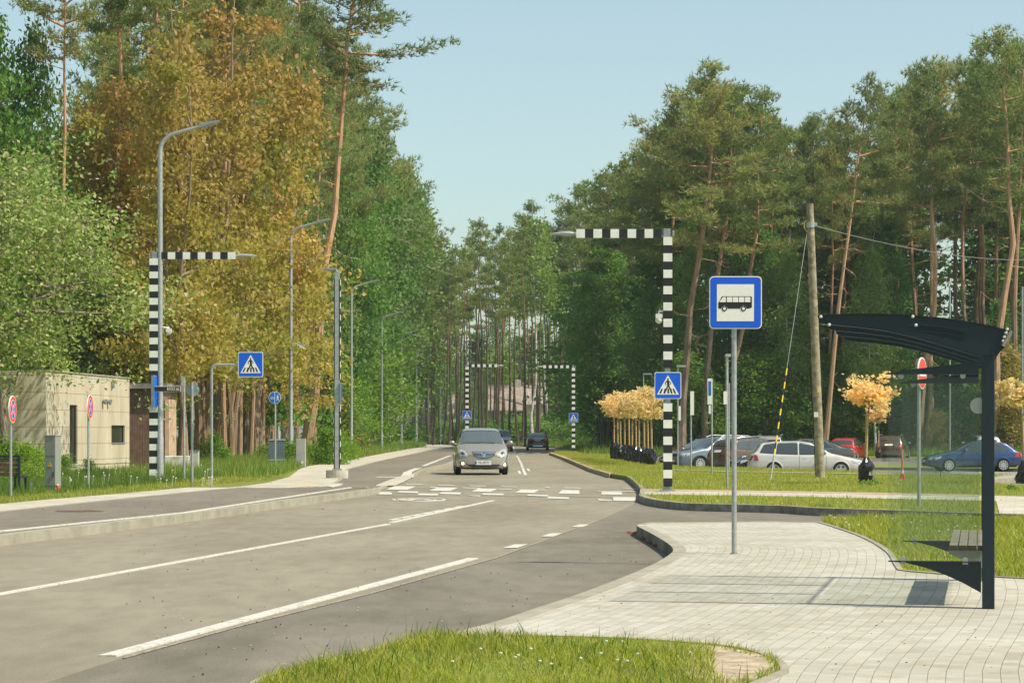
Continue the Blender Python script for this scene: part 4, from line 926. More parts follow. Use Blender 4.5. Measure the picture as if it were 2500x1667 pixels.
# street lamps on the left
def street_lamp(label,x,ytop,d,reach=1.75,z=KZ,flip=1,grow=0):
    H=zat(ytop,d)-z; e=thing('street_lamp',label,'street lamp',(at(x,d),d,z),0,'curved street lamps along the left side')
    mb=MB(); P=[(0,0,0),(0,0,1.2),(0,0,1.25)]+[(0,0,H*k/6) for k in range(2,5)]+[(0,0,H-.85)]
    rr=[.105,.10,.085,.082,.078,.074,.07]
    for k in range(1,7):
        a=R_(80*k/6); P.append((flip*.55*(1-math.cos(a)),0,H-.85+.55*math.sin(a))); rr.append(.066-.002*k)
    P.append((flip*(reach-.62),0,H-.12)); rr.append(.045)
    mb.tube(P,rr,12); mb.build('lamp_pole',M['galv'],e,True)
    hb=MB(); a=R_(14); c,s_=math.cos(a),math.sin(a); x0=reach-.66; z0=H-.14
    q=lambda u,v:(flip*(x0+u*c-v*s_),z0+u*s_+v*c)
    prof=[(0,.03),(.08,.065),(.3,.075),(.62,.03),(.66,0),(.6,-.02),(.3,-.03),(.1,-.045),(0,-.03)]
    hb.prism([q(u,v) for u,v in prof],-.13,.13,fr=lambda a_,b_,c_:(a_,c_,b_)); hb.build('lamp_head',M['steel'],e,bevel=.01)
    lb=MB(); lb.prism([q(u,v) for u,v in ((.14,-.045),(.56,-.022),(.56,-.03),(.14,-.056))],-.10,.10,fr=lambda a_,b_,c_:(a_,c_,b_)); lb.build('lamp_glass',M['lens'],e)
    MB().prism(disc(.3,8),-.2,.05).box((0,0,.07),(.34,.34,.04)).build('lamp_base',M['stone'],e); return e
L=[('nearest curved street lamp, in front of the left striped pole',391,299,69.2),
 ('second curved street lamp, with a white camera on its pole',710,536,103),('third curved street lamp, right of the steel crossing pole',858,684,146),
 ('fourth curved street lamp, half hidden in green leaves',932,761,183),('fifth curved street lamp from the camera',980.5,805,222),
 ('sixth curved street lamp, close left of the seventh',1017,843,262),('seventh curved street lamp above the bend of the pavement',1044,866,286)]
for i,(lb,x,y,d) in enumerate(L):
    e=street_lamp(lb,x,y,d)
    if i==0:
        o=MB().tube([(.08,-.02,zat(800,d)-KZ),(.25,-.02,zat(800,d)-KZ),(.25,-.02,zat(803,d)-KZ)],.03,8).sphere((.25,-.02,zat(811,d)-KZ),.08,12).box((.25,-.02,zat(806,d)-KZ),(.15,.15,.1)).build('camera_dome',M['white'],e,True)
    if i==1:
        zc=zat(841,d)-KZ; MB().box((.13,-.05,zc),(.14,.12,.2)).tube([(.15,-.05,zc),(.3,-.05,zc)],.05,8).build('camera_bracket',M['white'],e)
        o=MB().box((0,0,0),(.5,.16,.16)).box((.02,0,.09),(.56,.2,.02)).build('security_camera',M['white'],e,bevel=.01); o.location=(.42,-.05,zc-.04); o.rotation_euler=(0,R_(24),0)
# pedestrian sign on a bent tube, left
d=F*1.36/125; e=thing('crossing_sign','blue pedestrian crossing sign hanging on a bent grey tube pole left of the road','crossing sign',(at(517,d),d,KZ))
H=zat(890,d)-KZ; s=F/d; MB().tube([(0,0,-.1),(0,0,H-.12),(.02,0,H-.05),(.08,0,H-.005),(.15,0,H),((584-517)/s,0,H)],.034,10).build('bent_pole',M['galv'],e,True)
ped_sign(e,61/s,((612.5-517)/s,-.04,H))
MB().box(((612.5-517)/s,.01,H),(61/s*.9,.03,.05)).build('sign_bracket',M['steel'],e)
# round bicycle and pedestrian sign
d=F*1.36/98; s=F/d; e=thing('path_sign','round blue bicycle and walker path sign on a thin post in the tall grass','path sign',(at(672,d),d,KZ)); H=zat(970.5,d)-KZ
MB().tube([(0,0.02,0),(0,0.02,H+.2)],.032,8).build('post',M['galv'],e,True)
o=MB().prism(disc(15/s),0,.02,fr=FR).build('sign_panel',M['wsign'],e); o.location=(-1/s,0,H); MB().prism(disc(14/s),.021,.024,fr=FR).build('blue_field',M['bluelt'],o)
mb=MB().prism([(-.008,-.2),(.008,-.2),(.008,.2),(-.008,.2)],.0245,.026,fr=FR)
for a,b in ((-.125,-.02),(-.05,-.02)):
    for k in range(14):
        t0,t1=2*math.pi*k/14,2*math.pi*(k+1)/14
        mb.prism([(a+.03*math.cos(t0),b+.03*math.sin(t0)),(a+.03*math.cos(t1),b+.03*math.sin(t1)),(a+.02*math.cos(t1),b+.02*math.sin(t1)),(a+.02*math.cos(t0),b+.02*math.sin(t0))],.0245,.026,fr=FR)
mb.prism([(-.125,-.02),(-.10,.03),(-.06,.03),(-.05,-.02),(-.065,.02),(-.10,.02)],.0245,.026,fr=FR)
mb.prism(disc(.018,10,.095,.085),.0245,.026,fr=FR)
for ps in ([(.08,.06),(.11,.06),(.115,-.01),(.08,-.01)],[(.08,-.01),(.10,-.01),(.075,-.10),(.055,-.10)],[(.095,-.01),(.115,-.01),(.14,-.10),(.12,-.10)],[(.08,.06),(.05,.0),(.06,-.005),(.09,.04)],[(.11,.06),(.14,.01),(.13,0),(.105,.04)]): mb.prism(ps,.0245,.026,fr=FR)
mb.build('symbols',M['wsign'],o)
# street name sign
d=F*1.36/116.7+.2; s=F/d; e=thing('street_name_sign','black street name board reading BĀDES iela on a thin steel post','street name sign',(at(449.6,d),d,KZ)); H=zat(924,d)-KZ
MB().tube([(0,0,-.1),(0,0,H)],.034,8).box((-.03,0,H-.08),(.09,.08,.3)).build('post',M['galv'],e,True)
bw=(441.7-374.5)/s; o=MB().prism(rrect(bw,.155,.012),0,.02,fr=FR).build('name_board',M['wsign'],e); o.location=((408.3-449.6)/s,-.05,zat(949.5,d)-KZ)
MB().prism(rrect(bw-.02,.135,.01),.021,.024,fr=FR).build('black_field',M['black'],o)
textmesh('lettering','BĀDES iela',.125,M['wsign'],o,(bw*.5-.035,-.026,.0),(R_(90),0,0),'RIGHT',sx=.62)
# back of a round sign
d=F*1.36/124; s=F/d; e=thing('round_sign_back','back of a round grey sign with a small teal sticker on a steel post','sign',(at(469,d),d,KZ)); H=zat(932,d)-KZ
MB().tube([(0,0,-.1),(0,0,H)],.034,8).build('post',M['galv'],e,True)
o=MB().prism(disc(16/s),-.06,-.04,fr=FR).build('sign_back',M['steel'],e); o.location=(1/s,0,zat(951.5,d)-KZ); MB().box((.13,.035,0.03),(.08,.006,.07)).build('sticker',pmat('teal_sticker',(.12,.45,.42),.5,var=0),o)
# no-stopping signs (turned nearly edge on)
def nostop(label,x,yb,yc,d,ang):
    s=F/d; e=thing('no_stopping_sign',label,'no-stopping sign',(at(x,d),d,KZ),0,'round no-stopping signs on posts'); H=zat(yc,d)-KZ
    MB().tube([(0,0.02,-.05),(0,0.02,H+.28)],.028,8).build('post',M['galv'],e,True)
    o=MB().prism(disc(.29),0,.02,fr=FR).build('sign_panel',M['wsign'],e); o.location=(.035,-.03,H); o.rotation_euler=(0,0,ang)
    MB().prism(disc(.275),.021,.023,fr=FR).build('red_ring',M['red'],o); MB().prism(disc(.20),.0235,.025,fr=FR).build('white_edge',M['wsign'],o); MB().prism(disc(.19),.0255,.027,fr=FR).build('blue_field',M['bluelt'],o)
    mb=MB(); mw=MB()
    for a in (45,-45):
        c,s_=math.cos(R_(a)),math.sin(R_(a))
        for m_,w_,z0 in ((mw,.034,.0275),(mb,.022,.029)):
            m_.prism([(c*l-s_*h,s_*l+c*h) for l,h in ((-.195,-w_),(.195,-w_),(.195,w_),(-.195,w_))],z0,z0+.001+(.0004 if a<0 else 0),fr=FR)
    mw.build('cross_edge',M['wsign'],o); mb.build('red_cross',M['red'],o)
nostop('nearer round no-stopping sign at the left edge, beside the bench',26,1212,999,F*1.36/157,R_(86))
nostop('round no-stopping sign right of the grey electric cabinet',215.6,1194,993,F*1.36/139,R_(87))
# no-entry sign
d=F*1.36/182.5; s=F/d; e=thing('no_entry_sign','red no-entry sign turned nearly edge-on behind the shelter glass','no-entry sign',(at(2244,d),d,KZ)); H=zat(911,d)-KZ
MB().tube([(0,0.02,-.05),(0,0.02,H+.27)],.032,10).build('post',M['galv'],e,True)
o=MB().prism(disc(.288),0,.02,fr=FR).build('sign_panel',M['wsign'],e); o.location=(.035,-.035,H); o.rotation_euler=(0,0,R_(65))
MB().prism(disc(.268),.021,.024,fr=FR).build('red_field',M['red'],o); MB().box((0,-.0255,0),(.42,.002,.1)).build('white_bar',M['wsign'],o)
# bus stop sign
bx,by,_=G(1793,1352,KZ); s=F/by; e=thing('bus_stop_sign','large blue and white bus stop sign on a tall galvanised post in the pavement','bus stop sign',(bx,by,KZ)); sz=128/s
H=zat(739,by)-KZ
MB().tube([(0,.03,0),(0,.03,H+sz*.45)],.0285,16).build('post',M['galv'],e,True)
MB().tube([(0,.03,0),(0,.03,.012)],.045,12).build('post_collar',M['steel'],e)
o=MB().prism(rrect(sz,sz,.05),0,.025,fr=FR).build('sign_panel',M['wsign'],e,bevel=.004); o.location=(.01/1,-.01,H)
MB().prism(rrect(sz*.965,sz*.965,.042),.0252,.027,fr=FR).build('blue_field',M['blue'],o)
k=sz/128
MB().prism([(a*k,b*k) for a,b in ((-46,-45.5),(44.5,-45.5),(45,44.5),(-45.5,44.5))],.0275,.029,fr=FR).build('white_field',M['wsign'],o)
mb=MB(); C_=lambda x,y:((x/3.92+1700-1794)*k,-(y/3.92+600-739)*k)
mb.prism([C_(*p) for p in ((203,545),(203,600),(230,604),(240,585),(262,572),(284,585),(294,603),(412,603),(420,585),(443,572),(465,585),(474,603),(497,602),(523,592),(524,545))],.0295,.031,fr=FR)
mb.prism([C_(*p) for p in ((203,547),(238,485),(515,485),(523,492),(524,547))],.0295,.0305,fr=FR)
mb.build('bus_body',M['text'],o)
mw=MB()
for a,b,c,dd in ((212,247,275,275),(284,284,336,336),(341,341,393,393),(399,399,450,450),(456,456,509,509)):
    mw.prism([C_(a,541),C_(b,492),C_(c,492),C_(dd,541)],.0312,.0322,fr=FR)
mw.build('bus_windows',M['wsign'],o)
for cx_ in (262,443):
    c0=C_(cx_,603); wh=MB(); wh.prism([(c0[0]+25/3.92*k*math.cos(t),c0[1]+25/3.92*k*math.sin(t)) for t in np.linspace(0,6.2,26)],.0312,.0325,fr=FR).build('bus_wheel',M['text'],o)
    MB().prism([(c0[0]+14/3.92*k*math.cos(t),c0[1]+14/3.92*k*math.sin(t)) for t in np.linspace(0,6.2,22)],.0328,.034,fr=FR).build('wheel_hub',M['wsign'],o)
MB().box((0,.005,H+sz*.3),(.12,.03,.03)).box((0,.005,H-sz*.3),(.12,.03,.03)).build('clamps',M['steel'],e)
# ------------------------------------------------------------ bus shelter
px_,py_,_=G(2413,1486,KZ); s=F/py_; e=thing('bus_shelter','dark steel and glass bus shelter with curved roof at the right','bus shelter',(px_,py_,KZ),-R_(10.9)); LEN=py_*.19
def S(x,y,k=1.0): return ((x-2413)/s*1.005,(1486-y)/s)
c6=lambda ps:[(a/3.015+1980,b/3.015+740) for a,b in ps]
c7b=lambda ps:[(a/3.358+1980,b/3.358+1200) for a,b in ps]
topl=[(62,84),(150,77),(300,73),(500,74),(760,87),(1000,112),(1200,145),(1350,177),(1460,208)]
beam=topl+[(1445,222),(1425,240),(1400,275),(1372,328),(1335,383),(1240,392),(1170,370),(1050,330),(900,283),(760,242),(560,195),(350,165),(120,142),(75,125)]
slot=[(730,162),(760,153),(870,160),(1000,175),(1120,200),(1138,212),(1120,280),(1108,288),(1000,262),(850,212),(745,183)]
# beam plate with a slot: split into upper/lower/ends
def bez(ps): return [S(*p) for p in c6(ps)]
up=[(62,84),(150,77),(300,73),(500,74),(760,87),(1000,112),(1200,145),(1350,177),(1460,208),(1445,222),(1425,240),(1138,212),(1120,200),(1000,175),(870,160),(760,153),(730,162),(560,150),(300,120),(120,112),(68,105)]
lowp=[(68,105),(120,112),(300,120),(560,150),(730,162),(745,183),(850,212),(1000,262),(1108,288),(1120,280),(1138,212),(1425,240),(1400,275),(1372,328),(1335,383),(1240,392),(1170,370),(1050,330),(900,283),(760,242),(560,195),(350,165),(120,142),(75,125)]
YB=[0,LEN/3,2*LEN/3,LEN]
for i,y0 in enumerate(YB):
    mb=MB(); fr=lambda a,b,c,y0=y0:(a,y0+c,b)
    mb.prism(bez(up),-.012,.012,fr=fr); mb.prism(bez(lowp),-.012,.012,fr=fr)
    # bottom and top flange
    tp=bez(topl); bp=bez([(75,125),(120,142),(350,165),(560,195),(760,242),(900,283),(1050,330),(1170,370),(1240,392)])
    for L_,dz in ((tp,.004),(bp,-.004)):
        for (a,b) in zip(L_[:-1],L_[1:]):
            mb.prism([a,b,(b[0],b[1]+dz),(a[0],a[1]+dz)],-.03,.03,fr=fr)
    mb.build('roof_beam',M['shelter'],e)
tp=[(a,b+.012) for a,b in bez(topl)]; tp=[(tp[0][0]-.02,tp[0][1])]+tp+[(tp[-1][0]+.03,tp[-1][1]-.015)]
mb=MB()
for (a,b) in zip(tp[:-1],tp[1:]): mb.prism([a,b,(b[0],b[1]+.006),(a[0],a[1]+.006)],-.06,LEN+.06,fr=lambda a,b,c:(a,c,b))
mb.build('roof_panel',M['rglass'],e)
ga,gb_=bez([(1466,212),(1408,316)]); MB().tube([(ga[0],-.04,ga[1]),(gb_[0],-.04,gb_[1])],.012,8).tube([(ga[0],-.04,ga[1]),(ga[0],LEN+.04,ga[1])],.012,6).build('gutter',M['kerb'],e)
mb=MB()
for (x,y) in ((88,90),(760,95),(1440,195),(150,150),(783,158),(1432,220),(1420,250),(1412,280)):
    a,b=S(*c6([(x,y)])[0]); mb.sphere((a,-.035,b),.013,8)
mb.build('roof_bolts',M['white'],e)
for y0 in (0,LEN):
    w0=30/s; hp=S(0,868)[1]
    MB().box((0,y0+.06,hp/2),(w0,.14,hp)).build('post',M['shelter'],e,bevel=.006)
    ar=[S(*p) for p in c6([(563,514),(700,490),(1000,455),(1236,430),(1236,512),(1236,521),(563,521)])]
    MB().prism(ar,-.03,.03,fr=lambda a,b,c,y0=y0:(a,y0+.03+c,b)).build('upper_bracket',M['shelter'],e)
    lo=[S(*p) for p in c7b([(645,574),(1396,578),(1396,830),(1250,750),(1100,682),(950,628),(800,592),(645,579)])]
    MB().prism(lo,-.012,.012,fr=lambda a,b,c,y0=y0:(a,y0+.03+c,b)).box(((S(2172,0)[0]+S(2396,0)[0])/2,y0+.03,S(0,1371.8)[1]),((2396-2172)/s,.07,.008)).build('lower_bracket',M['shelter'],e)
    g=[S(2171,920),S(2393,920),S(2393,1364),S(2171,1364)]
    gl_=MB().prism(g,-.005,.005,fr=lambda a,b,c,y0=y0:(a,y0+.03+c,b)).build('glass_panel',M['sglass'],e)
    for (x,y) in ((2203,917),(2352,917),(2208,1367),(2358,1367)):
        mb=MB(); a,b=S(x,y); mb.prism(disc(.021,20,a,b),-.02,.02,fr=lambda a,b,c,y0=y0:(a,y0+.03+c,b)); mb.box((a,y0+.03,b+(.02 if y<1000 else -.02)),(.042,.038,.03)); mb.build('glass_clamp',M['frost'],gl_)
# back glass wall between the posts, with warning dot on the near side glass
MB().prism([(.12,S(0,1364)[1]),(LEN-.05,S(0,1364)[1]),(LEN-.05,S(0,920)[1]),(.12,S(0,920)[1])],-.005,.005,fr=lambda a,b,c:(c-.02,a,b)).build('back_glass',M['sglass'],e)
a,b=S(2389,990); MB().prism(disc(.062,28,a,b),.018,.022,fr=lambda a,b,c:(a,c,b)).build('warning_dot',M['frost'],e)
# bench inside the shelter
be=thing('shelter_bench','wooden slatted bench fixed inside the bus shelter','bench',(px_,py_,KZ),-R_(10.9))
zs=.475; y0=.28; x0=-.30
for k in range(4):
    xx=x0+k*.073; MB().box((xx+.032,(y0+LEN-.1)/2,zs-.02),(.064,LEN-.1-y0,.04)).build('seat_slat',M['slat'],be,bevel=.004)
    MB().box((xx+.032,y0-.001,zs-.02),(.0635,.006,.0395)).build('slat_end',M['slatend'],be)
for yy in (y0+.12,LEN-.4): MB().prism([(-.31,zs-.042),(0,zs-.042),(0,zs-.2),(-.05,zs-.18),(-.3,zs-.07)],-.015,.015,fr=lambda a,b,c,yy=yy:(a,yy+c,b)).build('bench_bracket',M['frost'],be)
# ------------------------------------------------------------ wooden pole, guy wire, cable
d=F*1.36/110.5; e=thing('utility_pole','leaning round wooden utility pole in the grass by the parking lot','utility pole',(at(2003,d),d,KZ)); H=zat(498,d)-KZ; dx=at(1977,d)-at(2003,d)
n=12; MB().tube([(dx*k/n,0,-.2+(H+.2)*k/n) for k in range(n+1)],[.148-.042*k/n for k in range(n+1)],14).build('pole_shaft',M['wood'],e,True)
z1=zat(548,d)-KZ; MB().tube([(dx*.93,0,z1-.1),(dx*.93,0,z1+.06)],.125,14).box((dx*.93+.14,-.02,z1),(.1,.08,.1)).build('clamp_band',M['galv'],e)
MB().box((dx*.17-.09,-.135,zat(1012,d)-KZ),(.13,.012,.15)).build('white_plate',M['white'],e)
MB().prism([(dx*.25-.05,zat(958,d)-KZ),(dx*.25+.05,zat(958,d)-KZ),(dx*.25,zat(948,d)-KZ)],.14,.146,fr=FR).build('warning_triangle',M['yellow'],e)
MB().tube([(dx*.55-.15,-.02,3.3),(dx*.2-.16,-.02,1.9),(-.155,-.02,.1)],.012,5).build('down_cable',M['dark'],e)
MB().tube([(dx*.93-.1,-.05,z1-.25),(dx*.93-.2,-.05,z1-.1),(dx*.93-.18,-.05,z1+.08),(dx*.93-.05,-.05,z1+.15)],.012,5).build('earth_wire',M['yellow'],e)
e=thing('guy_wire','guy wire from the wooden pole to the ground with a yellow and black guard','guy wire',(at(1881,d-4),d-4,KZ)); tx=at(1977,d)-.08-at(1881,d-4); 
top=Vector((tx,4,z1-.2)); bot=Vector((0,0,0)); 
def gpnt(y): 
    lo_,hi_=0,1
    for _ in range(40):
        m_=(lo_+hi_)/2; q=bot+(top-bot)*m_; yy=HY-(q.z+KZ-HC)*F/(q.y+d-4)
        if yy>y: lo_=m_
        else: hi_=m_
    return bot+(top-bot)*lo_
MB().tube([gpnt(1110),top],.007,5).build('wire',M['galv'],e)
MB().tube([bot,gpnt(1128)],.018,5).tube([gpnt(1135),gpnt(1112)],.03,6).build('anchor_rod',M['galv'],e)
mb=MB(); ys=np.linspace(1112,900,14)
for k in range(13): mb.tube([gpnt(ys[k]),gpnt(ys[k+1])],.022,6,m=k%2)
mb.build('guard_sleeve',[M['yellow'],M['dark']],e)
dcab=115; z2=zat(617,dcab); e=thing('overhead_cable','twisted overhead cable running right from the top of the wooden pole','cable',(at(1977,d),d,z1+KZ)); P=[]
end=Vector((at(2560,dcab)-at(1977,d),dcab-d,z2-z1-KZ-.3))
for k in range(31):
    t=k/30; q=end*t; P.append((q.x,q.y,q.z-1.1*4*t*(1-t)*.35))
MB().tube(P,.014,6).build('cable_strand',pmat('cable_grey',(.20,.20,.17),.7,var=.2,vscale=3),e)
e2=thing('utility_pole','further wooden pole at the far end of the overhead cable, outside the right edge','utility pole',(at(2562,dcab),dcab,-.2)); MB().tube([(0,0,0),(0,0,z2+.6)],[.15,.11],12).build('pole_shaft',M['wood'],e2,True)
# ------------------------------------------------------------ thin posts by the parking lot
def post(label,x,ybase,ytop,plates=(),lamp=None,z=KZ,d=None,r=.03,name='sign_post',cat='sign post'):
    d=d or F*(HC-z)/(ybase-HY); s=F/d; e=thing(name,label,cat,(at(x,d),d,z)); H=zat(ytop,d)-z
    MB().tube([(0,0,-.1),(0,0,H)],r,8).build('post',M['galv'],e,True)
    for (a,b,c,dd,mt) in plates:
        w_=(b-a)/s; o=MB().box((0,0,0),(w_,.04,(dd-c)/s)).build('sign_plate',M['wsign' if mt!='o' else 'orange'],e); o.location=(((a+b)/2-x)/s,-.05,zat((c+dd)/2,d)-z)
        if mt=='b': MB().box((0,-.023,.12*(dd-c)/s),(w_*.6,.006,(dd-c)/s*.55)).build('blue_field',M['bluelt'],o)
    if lamp:
        a,b=(lamp[0]-x)/s,(lamp[1]-x)/s; MB().box(((a+b)/2,0,H),(abs(b-a),.16,.07)).build('lamp_head',M['galv'],e,bevel=.01)
    return e
post('thin post with edge-on parking sign in front of the blue-grey SUV',1687,1145,955,((1685,1694,955,1013,'w'),))
post('post with tall narrow parking plate and blue mark near the brown car',1738,1157,924,((1727,1738,924,987,'b'),(1730,1735,989,1010,'w')))
post('tall slim post with crossbar and plates, close left of the bus stop pole',1775,1191,868,((1766,1774,955,987,'w'),),lamp=(1770,1784),r=.034)
post('second slim post just behind the tall post with crossbar',1780,1146,935,())
post('white lamp post behind the near right crossing sign',1654.7,1138,894,((1656,1662,991,1026,'w'),),lamp=(1652,1674),name='lamp_post',cat='lamp post')
post('short thin post between the crossing pole and the parking lamp post',1647,1101,985,(),z=-.3)
post('small street lamp rising behind the golden saplings',1571,1110,913,(),lamp=(1570,1591),z=KZ,name='lamp_post',cat='lamp post')
post('white parking lamp post seen through the shelter glass',2319,1118,700,(),z=-.05,d=150,r=.05,name='lamp_post',cat='lamp post')
post('white lamp post at the right edge behind the golden twig',2496,1118,700,(),z=-.05,d=148,r=.06,name='lamp_post',cat='lamp post')
post('far grey lamp post left of the road bend',1076,1100,946,(),lamp=(1070,1080),d=255,name='lamp_post',cat='lamp post')
# orange marker post
d=F*1.36/115; e=thing('marker_post','orange and red plastic marker post in the grass right of the bagged maple','marker post',(at(2203,d),d,KZ))
MB().tube([(0,0,0),(0,0,.62)],.03,8).build('upper_post',M['orange'],e); MB().tube([(-.05,0,-.02),(-.02,0,.14)],[.05,.035],8).tube([(.05,0,-.02),(.02,0,.18)],[.05,.035],8).build('red_foot',M['red'],e); MB().tube([(0,0,.16),(0,0,.26)],.045,8).build('white_band',M['white'],e)
MB().tube([(0,0,.62),(0,0,.86)],.028,8).build('post_tip',pmat('faded_orange',(.75,.30,.12),.6),e)
d=F*1.36/113; tag(MB().tube([(at(2296,d),d,0),(at(2296,d),d,.62)],.012,5).build('iron_rod',M['slatend']),'thin brown iron rod stuck in the grass','rod')
# ------------------------------------------------------------ left roadside things
d=F*1.36/144; s=F/d; e=thing('electric_cabinet','tall narrow grey electric cabinet with yellow warning triangle','electric cabinet',(at(122,d),d,KZ),R_(-14)); 
W_=28/s;D_=.32; Hc=(1199-1064)/s
MB().box((0,D_/2,Hc/2+.05),(W_,D_,Hc-.1)).build('cabinet_body',pmat('cabinet_grey',(.235,.25,.215),.55,var=.06),e,bevel=.006)
MB().box((0,D_/2,.05),(W_*.98,D_*.96,.1)).build('plinth',M['stone'],e); MB().box((0,D_/2,Hc+.012),(W_+.03,D_+.03,.024)).build('cabinet_lid',pmat('cabinet_lid',(.30,.32,.29),.5,var=.05),e,bevel=.004)
MB().box((0,-.003,Hc*.64),(W_*.96,.004,.005)).box((0,-.003,.13),(W_*.96,.004,.005)).box((W_*.33,-.012,Hc*.31),(.018,.02,.12)).sphere((W_*.35,-.005,Hc*.82),.010,8).build('door_handle',M['dark'],e)
MB().prism([(-.06,-.04),(.06,-.04),(0,.06)],.004,.007,fr=lambda a,b,c:(a,-c,b+Hc*.48)).build('warning_triangle',M['yellow'],e)
MB().prism([(-.004,-.015),(.004,-.015),(.006,.03),(-.006,.03)],.0075,.009,fr=lambda a,b,c:(a,-c,b+Hc*.48)).build('warning_mark',M['text'],e)
e=thing('bollard_stub','small red and white plastic stub leaning at the foot of the electric cabinet','plastic stub',(at(147,d),d-.1,KZ)); MB().tube([(0,0,0),(-.05,0,.14)],[.05,.042],10).build('red_part',M['red'],e); MB().tube([(-.05,0,.141),(-.055,0,.165)],.043,10).build('white_cap',M['white'],e)
d2=d+.5; tag(MB().tube([(at(76,d2),d2,KZ),(at(76,d2),d2,KZ+.19)],.026,8).build('marker_stub',M['white']),'little white and red marker stub standing in the grass left of the cabinet','marker stub')
# bench at the left edge
d=F*1.36/148; s=F/d; e=thing('park_bench','dark brown slatted park bench at the left edge, seen from behind','bench',(at(0,d),d,KZ),R_(-6)); MB()
for k in range(4):
    MB().box((-.55,0,.42+k*.105),(2.0,.035,.085)).build('back_slat',M['slatend'],e,bevel=.004)
for sx in (-1.5,.44):
    MB().box((sx,.0,.42),(.055,.06,.84)).build('bench_end',M['shelter'],e); MB().box((sx-.09,.0,.2),(.05,.05,.4)).box((sx,.25,.36),(.05,.5,.05)).box((sx,.48,.18),(.05,.05,.36)).build('bench_leg',M['shelter'],e)
MB().box((-.55,.0,.82),(2.0,.05,.05)).build('top_rail',M['shelter'],e)
for k in range(4): MB().box((-.55,.12+k*.11,.40),(2.0,.09,.03)).build('seat_slat',M['slatend'],e)
# building
bx0,by0=at(114,77.5),77.5; bx1,by1=at(316,88.5),88.5; ang=math.atan2(by1-by0,bx1-bx0); Lw=math.hypot(bx1-bx0,by1-by0)
def panels():
    m,nt,b=newmat('facade_panels'); v=coords(nt); 
    c=ramp(nt,noise(nt,1.1,5,.6,coords(nt,'Object',(1,1,.35))),[(.35,(.44,.38,.27)),(.65,(.55,.49,.36))])
    c=mixc(nt,c,(.66,.62,.52),ramp(nt,noise(nt,3.5,5,.7,coords(nt,'Object',(1,1,.12)),.8),[(.48,0.),(.72,.7)]),'MULTIPLY')
    sx=nt.nodes.new('ShaderNodeSeparateXYZ'); nt.links.new(v,sx.inputs[0]); mo=nt.nodes.new('ShaderNodeMath'); mo.operation='MODULO'; mo.inputs[1].default_value=.555; nt.links.new(sx.outputs[2],mo.inputs[0])
    lt=nt.nodes.new('ShaderNodeMath'); lt.operation='LESS_THAN'; lt.inputs[1].default_value=.018; nt.links.new(mo.outputs[0],lt.inputs[0])
    c=mixc(nt,c,(.45,.40,.33),lt.outputs[0],'MULTIPLY'); nt.links.new(c,b.inputs['Base Color']); b.inputs['Roughness'].default_value=.85; return m
M['facade']=panels()
e=thing('flat_roof_building','low flat-roofed beige panel building with two narrow windows at the left','building',(bx0,by0,0),ang); HB=zat(905,77.5)
u=lambda x:((at_on(x))) 
def uon(x):  # distance along right facade for a picture column
    k=(x-CX)/F; # X0+t c = k (Y0 + t s)
    c,s_=math.cos(ang),math.sin(ang); return (k*by0-bx0)/(c-k*s_)
wins=[(uon(170),uon(189),zat(1138,80.5),zat(988,80.5)),(uon(272),uon(305),zat(1082,87.3),zat(1038,87.3))]
mb=MB(); T_=.3; us=[0,wins[0][0],wins[0][1],wins[1][0],wins[1][1],Lw]
fr=lambda a,b,c:(a,c,b)
mb.prism([(0,0),(us[1],0),(us[1],HB),(0,HB)],0,T_,fr=fr); mb.prism([(us[2],0),(us[3],0),(us[3],HB),(us[2],HB)],0,T_,fr=fr); mb.prism([(us[4],0),(Lw,0),(Lw,HB),(us[4],HB)],0,T_,fr=fr)
for (a,b,z0,z1_) in wins: mb.prism([(a,0),(b,0),(b,z0),(a,z0)],.0,T_,fr=fr); mb.prism([(a,z1_),(b,z1_),(b,HB),(a,HB)],.0,T_,fr=fr)
mb.box((Lw-.15,4.15,HB/2),(.3,7.7,HB)); mb.build('wall',M['facade'],e)
o=MB().box((0,0,HB/2),(14,.3,HB)).build('front_wall',M['facade'],e); o.location=(.15,0,0); o.rotation_euler=(0,0,math.pi-ang+R_(2)); 
c_,s_=math.cos(o.rotation_euler[2]),math.sin(o.rotation_euler[2]); o.location=(7*c_+.0,7*s_,0)
MB().prism([(0.1,.1),(Lw-.1,.1),(Lw-.1,12),(-6,12)],HB-.25,HB-.15).build('roof',M['steel'],e)
for (a,b,z0,z1_) in wins:
    wd=MB().box(((a+b)/2,.09,(z0+z1_)/2),(b-a,.02,z1_-z0)).build('window',M['bwin'],e)
    MB().box((a+.03,.065,(z0+z1_)/2),(.06,.03,z1_-z0)).box((b-.03,.065,(z0+z1_)/2),(.06,.03,z1_-z0)).box(((a+b)/2,.065,z1_-.03),(b-a-.12,.03,.06)).box(((a+b)/2,.065,z0+.03),(b-a-.12,.03,.06)).build('frame',M['dark'],wd)
    MB().box(((a+b)/2,.02,z0+.012),(b-a-.01,.1,.03)).build('sill',M['galv'],wd)
for x in (250,262):
    q=uon(x); MB().tube([(q,.0,zat(980,86)),(q,-.14,zat(980,86)-.03)],[.06,.11],10).build('wall_vent',M['steel'],e)
q=uon(275); MB().box((q,-.06,zat(935,87)),(.5,.1,.08)).box((q-.22,-.06,zat(939,87)),(.05,.1,.2)).build('wall_lamp',M['steel'],e)
MB().box((Lw/2,-.012,.42),(Lw,.02,.04)).build('base_trim',M['stone'],e)
MB().box((Lw/2,.14,HB+.015),(Lw+.06,.36,.03)).build('roof_edge',M['stone'],e)
